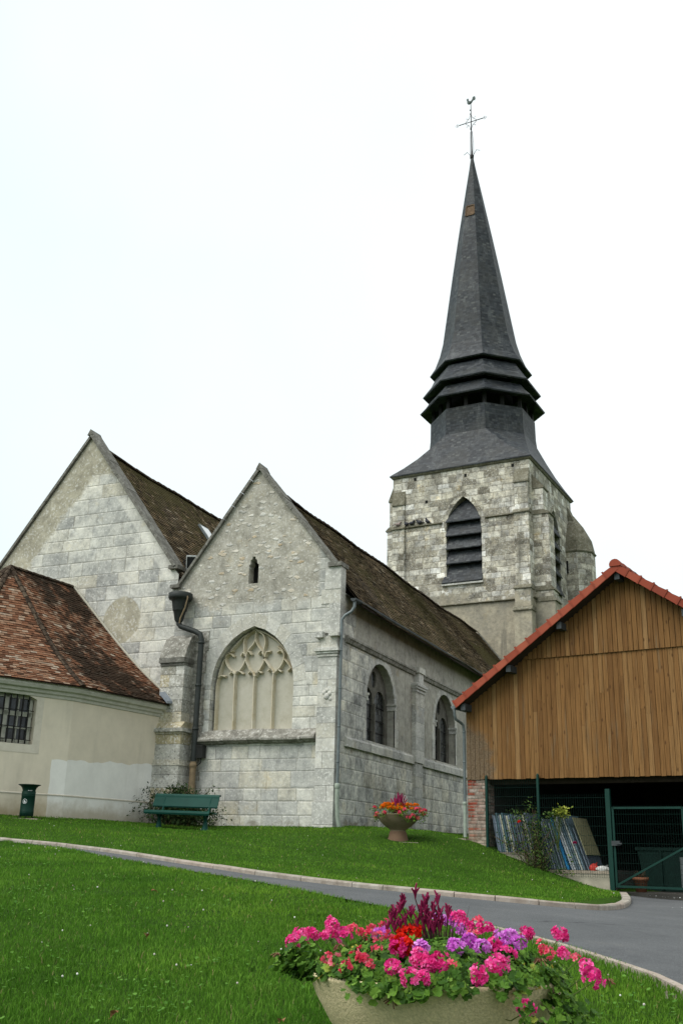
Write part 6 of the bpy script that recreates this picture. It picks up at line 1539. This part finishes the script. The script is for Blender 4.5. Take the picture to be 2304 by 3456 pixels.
def near_flowers():
    rg = np.random.default_rng(5)
    # each head stands just clear of the leaf cushion
    names = {'pink': ('double bright pink geraniums spilling round the rim of the foreground planter', 'pink_petal'), 'coral': ('thin coral pink geraniums on the left side of the foreground planter', 'coral_petal'),
             'lilac': ('lilac geraniums right of centre in the foreground planter', 'lilac_petal'), 'red': ('scarlet red geranium at the centre of the foreground planter', 'red_petal')}
    allh = [(k, np.array(p)) for k in names for p in HEADS[k]]
    T = {k: thing(k + '_geranium', (NC[0], NC[1], RIM - .05), names[k][0], 'flowers', 'geraniums in the foreground planter') for k in names}
    for k, p in allh:
        big = k != 'coral'; n = {'pink': int(rg.integers(13, 19)), 'coral': int(rg.integers(3, 7)), 'lilac': int(rg.integers(9, 14)), 'red': 16}[k]
        rad = {'pink': .031, 'coral': .020, 'lilac': .029, 'red': .033}[k] * rg.uniform(.72, 1.0); fl = {'pink': .0150, 'coral': .0140, 'lilac': .0170, 'red': .0175}[k]
        V, F, rn = head_mesh(n, rad, fl, .8, rg)
        # the head leans outwards and towards the light
        o = p[:2] - NC; tl = Vector((o[0] * .9 + .12, o[1] * .9 - .42, 1.)).normalized(); B = np.array(tl.to_track_quat('Z', 'Y').to_matrix())
        V = V @ B.T * rg.uniform(.85, 1.12) + p; rn = np.clip(rn + rg.normal(0, .16), 0, 1)
        mesh_np('flower_head', V, [F], names[k][1], T[k], rn, None, None, ORG[T[k].name])
        b = np.array([NC[0] + (p[0] - NC[0]) * .7, NC[1] + (p[1] - NC[1]) * .7]); r_ = math.hypot(*(b - NC))
        zb = min(p[2] - .05, mound(*b) - .05); 
        MB().tube([(b[0], b[1], zb), ((b[0] + p[0]) / 2, (b[1] + p[1]) / 2, max(zb, p[2] - .08)), tuple(p - np.array([0, 0, .012]))], .0022, 4).build('flower_stem', 'stem_green', T[k])
    # leaves: a thick cushion, shaggy at the edge, trailing over the rim
    n = 4300; a = rg.uniform(0, 2 * math.pi, n); q = rg.uniform(0, 1, n) ** .55 * .465
    x, y = NC[0] + q * np.cos(a), NC[1] + q * np.sin(a)
    z = np.array([mound(xx, yy) for xx, yy in zip(x, y)]) + rg.uniform(-.015, .035, n) + .012 * np.sin(a * 5) 
    over = q > .43; z[over] -= rg.uniform(0, 1, over.sum()) ** 2.5 * .015 * (1 + np.sin(a[over] * 6 + .6))
    tilt = np.clip(q / .6 * 1.15 + rg.normal(0, .28, n), 0, 1.9); L = [np.c_[x, y, z]]; TL = [tilt]; AZ = [a + rg.normal(0, .5, n)]
    def trail(c, s, m, down=.9):
        p = rg.normal(0, 1, (m, 3)) * s + c; L.append(p); TL.append(np.clip(rg.normal(down, .35, m), 0, 2)); AZ.append(np.arctan2(p[:, 1] - NC[1], p[:, 0] - NC[0]) + rg.normal(0, .5, m))
    for c, s, m in (((-.86, 3.98, -.46), (.03, .05, .045), 60), ((-.815, 4.03, -.51), (.025, .04, .028), 36), ((-.78, 4.10, -.53), (.02, .03, .015), 14), ((-1.40, 3.58, -.43), (.05, .018, .015), 40), ((-1.27, 3.58, -.435), (.04, .015, .015), 36), ((-1.14, 3.63, -.42), (.045, .018, .014), 26),
                    ((-1.84, 3.90, -.375), (.05, .06, .028), 190), ((-1.83, 3.91, -.415), (.03, .05, .014), 60), ((-.895, 3.70, -.50), (.018, .015, .03), 22), ((-1.0, 3.74, -.40), (.06, .03, .02), 40)): trail(np.array(c), np.array(s), m)
    m = 1500; a2 = rg.uniform(0, 2 * math.pi, m); keep = (np.sin(a2 * 9 + 1.) + .8 * np.sin(a2 * 5 + 2.2) + rg.normal(0, .35, m)) > -.75; a2 = a2[keep]; m = len(a2); r2 = rg.uniform(.44, .500, m)
    L.append(np.c_[NC[0] + r2 * np.cos(a2), NC[1] + r2 * np.sin(a2), RIM + .020 + rg.normal(0., .013, m) - .009 * (1 + np.sin(a2 * 7))]); TL.append(np.clip(rg.normal(.9, .3, m), 0, 1.8)); AZ.append(a2 + rg.normal(0, .4, m))
    P = np.concatenate(L); tl = np.concatenate(TL); az = np.concatenate(AZ); N = len(P)
    sc = rg.uniform(.011, .025, N); Rm = rots(N, tl, az, rg); rn = np.clip(rg.beta(1.7, 1.9, N), 0, .97); rn[rg.random(N) < .012] = 1.
    hp = np.array([p for _, p in allh]); hk = [k for k, _ in allh]; nearest = np.argmin(((P[:, None] - hp[None]) ** 2).sum(2), 1)
    for k in names:
        s_ = np.array([hk[i] == k for i in nearest])
        V, F = scatter(LV, LF, P[s_], Rm[s_], sc[s_]); V = V + rg.normal(0, .0012, V.shape)
        mesh_np('foliage', V, F, 'geranium_leaf', T[k], np.repeat(rn[s_], LEAF_N), None, None, ORG[T[k].name])
    # buds, withered umbels
    for k, cnt, mt, spots in (('pink', 10, 'withered', [(-1.89, 3.83, -.36), (-1.30, 3.68, -.37), (-1.06, 3.64, -.535), (-.90, 3.92, -.33), (-1.62, 3.78, -.31), (-.70, 4.10, -.40), (-1.34, 3.60, -.46)]), ('coral', 9, 'stem_green', [(-1.70, 3.90, -.30), (-1.58, 3.95, -.29), (-1.25, 3.72, -.33), (-1.48, 3.74, -.38), (-.98, 3.95, -.27), (-1.15, 3.74, -.39), (-1.55, 4.0, -.28), (-1.42, 3.9, -.29)])):
        for c in spots:
            m = MB()
            for j in range(cnt):
                d = rg.normal(0, 1, 3); d[2] = -abs(d[2]) * .8; d /= np.linalg.norm(d); e = np.array(c) + d * rg.uniform(.018, .032)
                m.tube([c, tuple((np.array(c) + e) / 2 + np.array([0, 0, .006])), tuple(e)], [.0013, .0015, .0026], 4)
            m.build('withered_head' if mt == 'withered' else 'flower_buds', mt, T[k])
    # undergrowth of stalks
    m = MB()
    for i in range(170):
        a = rg.uniform(0, 6.28); q = rg.uniform(.05, .5); b = (NC[0] + q * .75 * math.cos(a), NC[1] + q * .75 * math.sin(a)); e = (NC[0] + q * math.cos(a), NC[1] + q * math.sin(a))
        m.tube([(*b, RIM - .06), (*e, mound(*e) + rg.uniform(-.03, .03))], .003, 4)
    m.build('leaf_stalks', 'stem_green', T['pink'])
    # dark crimson kangaroo paws
    t = thing('kangaroo_paw', (NC[0], NC[1], RIM), 'dark crimson kangaroo paw flowers rising above the foreground geraniums', 'flowers'); st = MB(); c0 = np.array([NC[0] + .005, NC[1] + .06, RIM])
    for i, p in enumerate(HEADS['paw']):
        p = np.array(p); b = c0 + np.array([(p[0] - c0[0]) * .35, (p[1] - c0[1]) * .35, 0]); dn = np.array([(p[0] - b[0]) * .10, 0, -.035])
        st.tube([tuple(b), tuple(b * .4 + p * .6 - np.array([(p[0] - b[0]) * .12, 0, 0])), tuple(p - np.array([0, 0, .012]))], [.0030, .0026, .0022], 5)
        h = MB(); k = int(rg.integers(7, 11))
        for j in range(k):
            a = 2 * math.pi * j / k + rg.normal(0, .2); sp = rg.uniform(.08, .45); ln = rg.uniform(.028, .046); s0 = p + np.array([0, 0, rg.uniform(-.016, .006)])
            d = np.array([sp * math.cos(a), sp * math.sin(a), 1.]); d /= np.linalg.norm(d)
            h.tube([tuple(s0), tuple(s0 + d * ln * .6), tuple(s0 + d * ln + np.array([math.cos(a), math.sin(a), 0]) * .005)], [.0020, .0046, .0030], 5, rnd=float(np.clip(rg.normal(.5, .25), 0, 1)))
        h.build('flower_head', 'crimson_petal', t)
    for i in range(26):
        a = rg.uniform(0, 6.28); q = rg.uniform(.01, .10); l_ = rg.uniform(.12, .24); tip = c0 + np.array([q * 2.2 * math.cos(a), q * 2.2 * math.sin(a), l_])
        st.prism([tuple(c0 + np.array([q * math.cos(a) - .004, q * math.sin(a), 0])), tuple(c0 + np.array([q * math.cos(a) + .004, q * math.sin(a), 0])), tuple(tip)], (0, .002, 0))
    st.build('stems', 'maroon_stem', t)
near_flowers()

FC = np.array([-8.47, 23.05]); FZ = .345
tf = planter((FC[0], FC[1], FZ), 'brown concrete bowl planter with orange marigolds on the lawn before the church side wall', 'brown_concrete', 'red_concrete')
m = MB(); m.box((FC[0] - .30, FC[1] - .30, FZ - .12), (FC[0] + .45, FC[1] + .30, FZ)); o = m.build('paving_slab', 'slab_stone', None, origin=(*FC, FZ)); o.location = (*FC, FZ); o.rotation_euler = (0, 0, R(20)); tag(o, 'pale concrete slab under the far flower planter', 'paving slab')
def far_flowers():
    rg = np.random.default_rng(8); zr_ = FZ + .58
    def plant(name, label, spots, n_leaf, leafmat, pm, rad, fl, n_fl, leafs=.03, spread=.08):
        t = thing(name, (FC[0], FC[1], zr_), label, 'flowers', 'flowers in the far planter')
        sp = np.array(spots)
        for s_ in sp:
            V, F, rn = head_mesh(n_fl, rad, fl, .7, rg); mesh_np('flower_head', V + s_, [F], pm, t, rn, None, None, ORG[t.name])
        P = sp[rg.integers(0, len(sp), n_leaf)] + rg.normal(0, spread, (n_leaf, 3)) * np.array([1, 1, .55]) - np.array([0, 0, .045]); 
        V, F = scatter(*SLEAF, P, rots(n_leaf, 1.4, None, rg), rg.uniform(.6, 1.3, n_leaf) * leafs * 1.6); mesh_np('foliage', V, F, leafmat, t, np.repeat(rg.random(n_leaf), 4), None, None, ORG[t.name]); return t
    ring = lambda n, r0, r1, z0, z1: [(FC[0] + r * math.cos(a), FC[1] + r * math.sin(a), zr_ + z) for a, r, z in zip(rg.uniform(0, 6.28, n), rg.uniform(r0, r1, n), rg.uniform(z0, z1, n))]
    plant('marigold', 'orange marigolds filling the bowl of the far planter', ring(60, .06, .44, .13, .26), 900, 'marigold_leaf', 'orange_petal', .034, .028, 10)
    edge = [(FC[0] + r * math.cos(a), FC[1] + r * math.sin(a), zr_ + z) for a, r, z in ((-.3, .52, .14), (-.15, .58, .08), (-.5, .50, .0), (-.7, .48, -.05), (-1.15, .49, .05), (-1.9, .49, .04), (-2.6, .49, .03), (-2.85, .50, -.02), (-3.1, .57, .18), (.1, .62, .12), (.3, .58, .04), (-.25, .54, -.06), (.6, .5, .16), (-.9, .45, .12))]
    plant('trailing_geranium', 'red and pink trailing geraniums hanging over the rim of the far planter', edge, 640, 'marigold_leaf', 'coral_petal', .036, .030, 8, spread=.06)
    t = thing('celosia', (FC[0], FC[1], zr_), 'dark purple spiky plant at the top of the far planter', 'flowers', 'flowers in the far planter'); h = MB()
    for i in range(40):
        a, r = rg.uniform(0, 6.28), rg.uniform(0, .16); x, y = FC[0] + r * math.cos(a), FC[1] + r * math.sin(a); l_ = rg.uniform(.30, .47) * (1 - r); 
        h.tube([(x, y, zr_ + .05), (x + r * .5 * math.cos(a), y, zr_ + l_), (x + r * .8 * math.cos(a) + .01, y, zr_ + l_ + .06)], [.005, .014, .004], 5)
    h.build('flower_spikes', 'crimson_petal', t)
far_flowers()

# ---------------------------------------------------------------- shrub behind the bench, climbing rose at the fence
def shrub():
    rg = np.random.default_rng(3); c = np.array([-14.95, 23.92, .68]); t = thing('garden_shrub', tuple(c), 'loose dark green shrub with arching twigs between the bench and the church wall', 'shrub'); tw = MB(); P = []; 
    for i in range(150):
        a = rg.uniform(0, 6.28); far = rg.random() < .4; l_ = rg.uniform(.5, 1.5) if far else rg.uniform(.35, .95); h_ = rg.uniform(.25, 1.15)
        dx, dy = l_ * math.cos(a) * 1.05, -abs(l_ * math.sin(a)) * .42 + .25
        if dx > .9: dx *= .8
        b = c + np.array([rg.normal(0, .35), rg.normal(0, .10), -.08]); e = b + np.array([dx, dy, h_]); e[1] = min(e[1], 24.10 if -16.2 < e[0] < -15.2 else 24.75); e[1] = max(e[1], 23.25); mid = (b + e) / 2 + np.array([0, 0, .18 + .1 * l_])
        pts = [b, mid, e - np.array([0, 0, .10 * l_])]; Q = resample(pts, .09); tw.tube([tuple(q) for q in Q], [.007 - .005 * j / len(Q) for j in range(len(Q))], 4)
        for q in Q[2:]:
            for _ in range(int(rg.integers(1, 4))): P.append(q + rg.normal(0, .035, 3))
    core = rg.normal(0, 1, (3600, 3)) * np.array([.50, .15, .22]) + c + np.array([.25, -.05, .22]); core = core[(core[:, 1] < np.where(core[:, 0] < -15.0, 24.1, 24.8)) & (core[:, 2] > .62) & (core[:, 1] > 23.3)]
    top = rg.normal(0, 1, (500, 3)) * np.array([.22, .10, .10]) + c + np.array([.05, .0, .80]); P = np.concatenate([np.array(P), core, top]); n = len(P)
    tw.build('twigs', 'twig', t)
    V, F = scatter(*SLEAF, P, rots(n, 1.7, None, rg), rg.uniform(.045, .09, n)); mesh_np('foliage', V, F, 'shrub_leaf', t, np.repeat(rg.random(n) ** 1.3, 4), None, None, ORG[t.name])
shrub()
def rose():
    rg = np.random.default_rng(4); t = thing('climbing_rose', tuple(BT @ Vector((1.72, -.25, -.3))), 'climbing rose with two red blooms growing up the wire fence', 'rose bush'); tw = MB(BT); P = []
    for i in range(34):
        b = np.array([1.75 + rg.normal(0, .10), -.22, -.28]); e = b + np.array([rg.normal(-.08, .28), rg.uniform(-.10, .12), rg.uniform(.45, 1.45)]); Q = resample([b, (b + e) / 2 + np.array([rg.normal(0, .08), -.04, .1]), e], .07); tw.tube([tuple(q) for q in Q], .005, 4)
        for q in Q:
            for _ in range(int(rg.integers(1, 5))): P.append(q + rg.normal(0, 1, 3) * np.array([.06, .05, .05]))
    for c, s, m in (((1.35, -.22, .98), (.14, .06, .08), 120), ((1.12, -.2, .42), (.08, .05, .09), 90), ((1.72, -.22, .72), (.20, .06, .14), 320), ((1.85, -.22, .35), (.15, .06, .25), 380), ((1.95, -.2, -.1), (.14, .06, .12), 200), ((2.4, -.2, -.22), (.14, .06, .04), 80), ((2.55, -.2, .10), (.05, .03, .12), 36), ((1.62, -.2, 1.2), (.06, .04, .1), 40)): P += list(rg.normal(0, 1, (m, 3)) * np.array(s) + np.array(c))
    tw.build('canes', 'twig', t); P = np.array([tuple(BT @ Vector(p)) for p in P]); n = len(P)
    V, F = scatter(*SLEAF, P, rots(n, 1.6, None, rg), rg.uniform(.035, .07, n)); mesh_np('foliage', V, F, 'rose_leaf', t, np.repeat(rg.random(n), 4), None, None, ORG[t.name])
    for c in ((1.42, -.28, .84), (2.70, -.26, .40)):
        V, F, rn = head_mesh(6, .022, .030, .8, rg); mesh_np('rose_bloom', V + np.array(BT @ Vector(c)), [F], 'crimson_petal' if c[0] > 2 else 'red_petal', t, rn, None, None, ORG[t.name])
    t = thing('golden_bush', tuple(BT @ Vector((2.35, .05, .6))), 'yellow green leafy sprig showing above the leaning panels', 'plant'); m = MB(BT); Q = rg.normal(0, 1, (240, 3)) * np.array([.075, .05, .05]) + np.array([2.40, -.16, 1.05]); Q2 = rg.normal(0, 1, (150, 3)) * np.array([.07, .05, .05]) + np.array([2.14, -.16, .98])
    for q in list(Q[:14]) + list(Q2[:8]): m.tube([(2.25, -.14, .2), tuple((q + np.array([2.25, -.14, .6])) / 2), tuple(q)], .004, 4)
    m.build('stems', 'stem_green', t)
    for A, mt, nm in ((Q, 'golden_leaf', 'foliage'), (Q2, 'rose_leaf', 'foliage')):
        P = np.array([tuple(BT @ Vector(p)) for p in A]); n = len(P); V, F = scatter(*SLEAF, P, rots(n, 1.5, None, rg), rg.uniform(.05, .085, n)); mesh_np(nm, V, F, mt, t, np.repeat(rg.random(n), 4), None, None, ORG[t.name])
rose()

# ---------------------------------------------------------------- lawn: blades, clover heads, a few fallen leaves
def lawn():
    rg = np.random.default_rng(21); yaw = .41185; cs, sn = math.cos(yaw), math.sin(yaw); X, Y, Dd = [], [], []
    d = 5.0
    while d < 28:
        dd = .5; half = .36 * d + 1.3; dens = min(3600., max(330., 175000. / d ** 2)); n = int(dens * dd * 2 * half)
        di = rg.uniform(d, d + dd, n); s_ = rg.uniform(-half, half, n); X.append(s_ * cs - di * sn); Y.append(s_ * sn + di * cs); Dd.append(di); d += dd
    X, Y, Dd = map(np.concatenate, (X, Y, Dd))
    lb = (np.array([X + 7.19, Y - 24.309]).T @ np.array([[math.cos(R(10)), math.sin(R(10))], [-math.sin(R(10)), math.cos(R(10))]]))
    bx, by = lb[:, 0], lb[:, 1]
    ok = ~in_poly(X, Y, ROADPOLY) & ~((Y > 24.8) & (X < XS + .02)) & ~((by > -.06) & (bx > 0)) & ~((X > -3.0) & (Y > 13.5)) & ~((bx > 3.3) & (by > -1.2))
    ok &= ~in_poly(X, Y, np.array([(-16.02, 25.0), (-16.50, 21.28), (-17.85, 18.36), (-19.0, 17.4), (-26, 17.4), (-26, 25)]))
    ok &= (np.hypot(X - NC[0], Y - NC[1]) > .25) & (np.hypot(X - FC[0], Y - FC[1]) > .30)
    ok &= ~((np.abs(X + 13.98) < 1.0) & (np.abs(Y - 22.62) < .22)) & ~((np.abs(X + 16.42) < .26) & (np.abs(Y - 19.86) < .2))
    kd = np.full(X.shape, 9.); sel = ok & (Dd > 11); kd[sel] = dist_line(X[sel], Y[sel], KERB[::3]); ok &= kd > .075
    X, Y, Dd = X[ok], Y[ok], Dd[ok]; Z = G(X, Y); n = len(X)
    # patchy height
    pat = .5 + .5 * np.sin(X * 2.3 + np.sin(Y * 1.7) * 1.4) * np.sin(Y * 2.9 + np.sin(X * 1.1))
    h = rg.uniform(.020, .046, n) * (.75 + .5 * pat); w_ = (.0028 + .00042 * Dd) * rg.uniform(.7, 1.3, n); a = rg.uniform(0, 2 * math.pi, n); b = rg.uniform(0, 2 * math.pi, n); le = rg.uniform(.15, .9, n) * h
    dx, dy = np.cos(a) * w_ / 2, np.sin(a) * w_ / 2; lx, ly = np.cos(b) * le, np.sin(b) * le; z0 = Z - .012
    V = np.stack([np.stack([X - dx, Y - dy, z0], 1), np.stack([X + dx, Y + dy, z0], 1), np.stack([X + dx * .8 + lx * .35, Y + dy * .8 + ly * .35, Z + h * .6], 1), np.stack([X - dx * .8 + lx * .35, Y - dy * .8 + ly * .35, Z + h * .6], 1), np.stack([X + lx, Y + ly, Z + h], 1)], 1).reshape(-1, 3)
    i = np.arange(n)[:, None] * 5; rn = np.clip(rg.beta(2, 2.3, n) * .85 + .22 * (pat - .5), 0, .93); dry = rg.random(n) < .012; rn[dry] = 1.
    o = mesh_np('grass', V, [i + np.array([0, 1, 2, 3]), i + np.array([3, 2, 4])], 'grass_blades', None, np.r_[rn, rn]); tag(o, 'short green lawn grass on both sides of the lane', 'grass', kind='stuff')
    NCL = 130
    # clover heads and broad leaves scattered over the turf
    k = rg.choice(n, NCL, replace=False); ball = MB(); ball.ball((0, 0, 0), 1., 7, 5); bv = np.array([tuple(p) for p in ball.v]); bf = [np.array(ball.f)]
    P = np.c_[X[k], Y[k], Z[k] + rg.uniform(.035, .06, NCL)]; V, F = scatter(bv, bf, P, rots(NCL, .5, None, rg), rg.uniform(.0035, .007, NCL) * (1 + Dd[k] * .018)); o = mesh_np('clover_flowers', V, F, 'clover_white', None, np.repeat(rg.random(NCL), len(ball.f))); tag(o, 'tiny white clover heads dotted over the lawn', 'clover', kind='stuff')
    cen = rg.choice(n, 90, replace=False); idx = []; C = []
    for c_ in cen:
        m = int(rg.integers(12, 46)); sp = rg.uniform(.08, .34); C.append(np.c_[X[c_] + rg.normal(0, sp, m), Y[c_] + rg.normal(0, sp, m)])
    C = np.concatenate(C); C = C[~in_poly(C[:, 0], C[:, 1], ROADPOLY)]; C = C[np.hypot(C[:, 0] - NC[0], C[:, 1] - NC[1]) > .3]; C = C[(C[:, 1] < 24.5)]; m = len(C); P = np.c_[C, G(C[:, 0], C[:, 1]) + rg.uniform(.022, .05, m)]
    V, F = scatter(LV, LF, P, rots(m, .7, None, rg), rg.uniform(.008, .015, m) * 1.1); o = mesh_np('clover_leaves', V, F, 'clover_leaf', None, np.repeat(rg.random(m), LEAF_N)); tag(o, 'clover and broad leaved weeds growing in the turf', 'clover', kind='stuff')
    # fallen leaves
    lb_ = ['curled brown leaf on the lower lawn near the bottom edge, left of the planter', 'flat brown leaf lying on the left part of the lower lawn', 'reddish leaf on the lower lawn just left of the planter flowers', 'orange brown leaf nearest the flowers on the lower lawn', 'small brown leaf at the bottom left corner of the lawn', 'dry leaf on the lower lawn below the kerb, far left']
    sp = [(-2.62, 5.35), (-4.55, 7.0), (-2.45, 6.3), (-2.15, 6.75), (-3.5, 5.1), (-5.9, 9.2)]
    for (x, y), lab in zip(sp, lb_):
        m = MB(); n_ = 6
        for j in range(n_):
            t0, t1 = j / n_, (j + 1) / n_; f = lambda t: .022 * math.sin(math.pi * min(.98, t * .95 + .03)) ; g = lambda t: .018 * math.sin(t * 2.6)
            for s_ in (-1, 1): m.add([(t0 * .075, 0, g(t0)), (t1 * .075, 0, g(t1)), (t1 * .075, s_ * f(t1), g(t1) + .010), (t0 * .075, s_ * f(t0), g(t0) + .010)], [(0, 1, 2, 3)[::s_]])
        m.bar((-.02, 0, .0), (.0, 0, 0), .0025, .0025); o = m.build('fallen_leaf', 'dry_leaf'); o.location = (x, y, g1(x, y) + .045); o.rotation_euler = (random.uniform(-.4, .4), random.uniform(-.4, .4), random.uniform(0, 6)); tag(o, lab, 'leaf', 'fallen leaves on the lawn')
lawn()
def flecks():
    rg = np.random.default_rng(9); n = 70; P = []
    for i in range(n):
        if i < 40: x, y = rg.normal(-1.9, .55), rg.normal(22.4, .25)
        else: x, y = rg.uniform(-3, 3), rg.uniform(10, 21)
        if in_poly(np.array([x]), np.array([y]), ROADPOLY)[0]: P.append((x, y, g1(x, y) + .012))
    P = np.array(P); m = len(P); V, F = scatter(*SLEAF, P, rots(m, .3, None, rg), rg.uniform(.015, .05, m)); o = mesh_np('litter_flecks', V, F, 'white_sticker', None, np.repeat(rg.random(m), 4)); tag(o, 'small white flecks of paper and petals on the lane', 'litter', kind='stuff')
flecks()
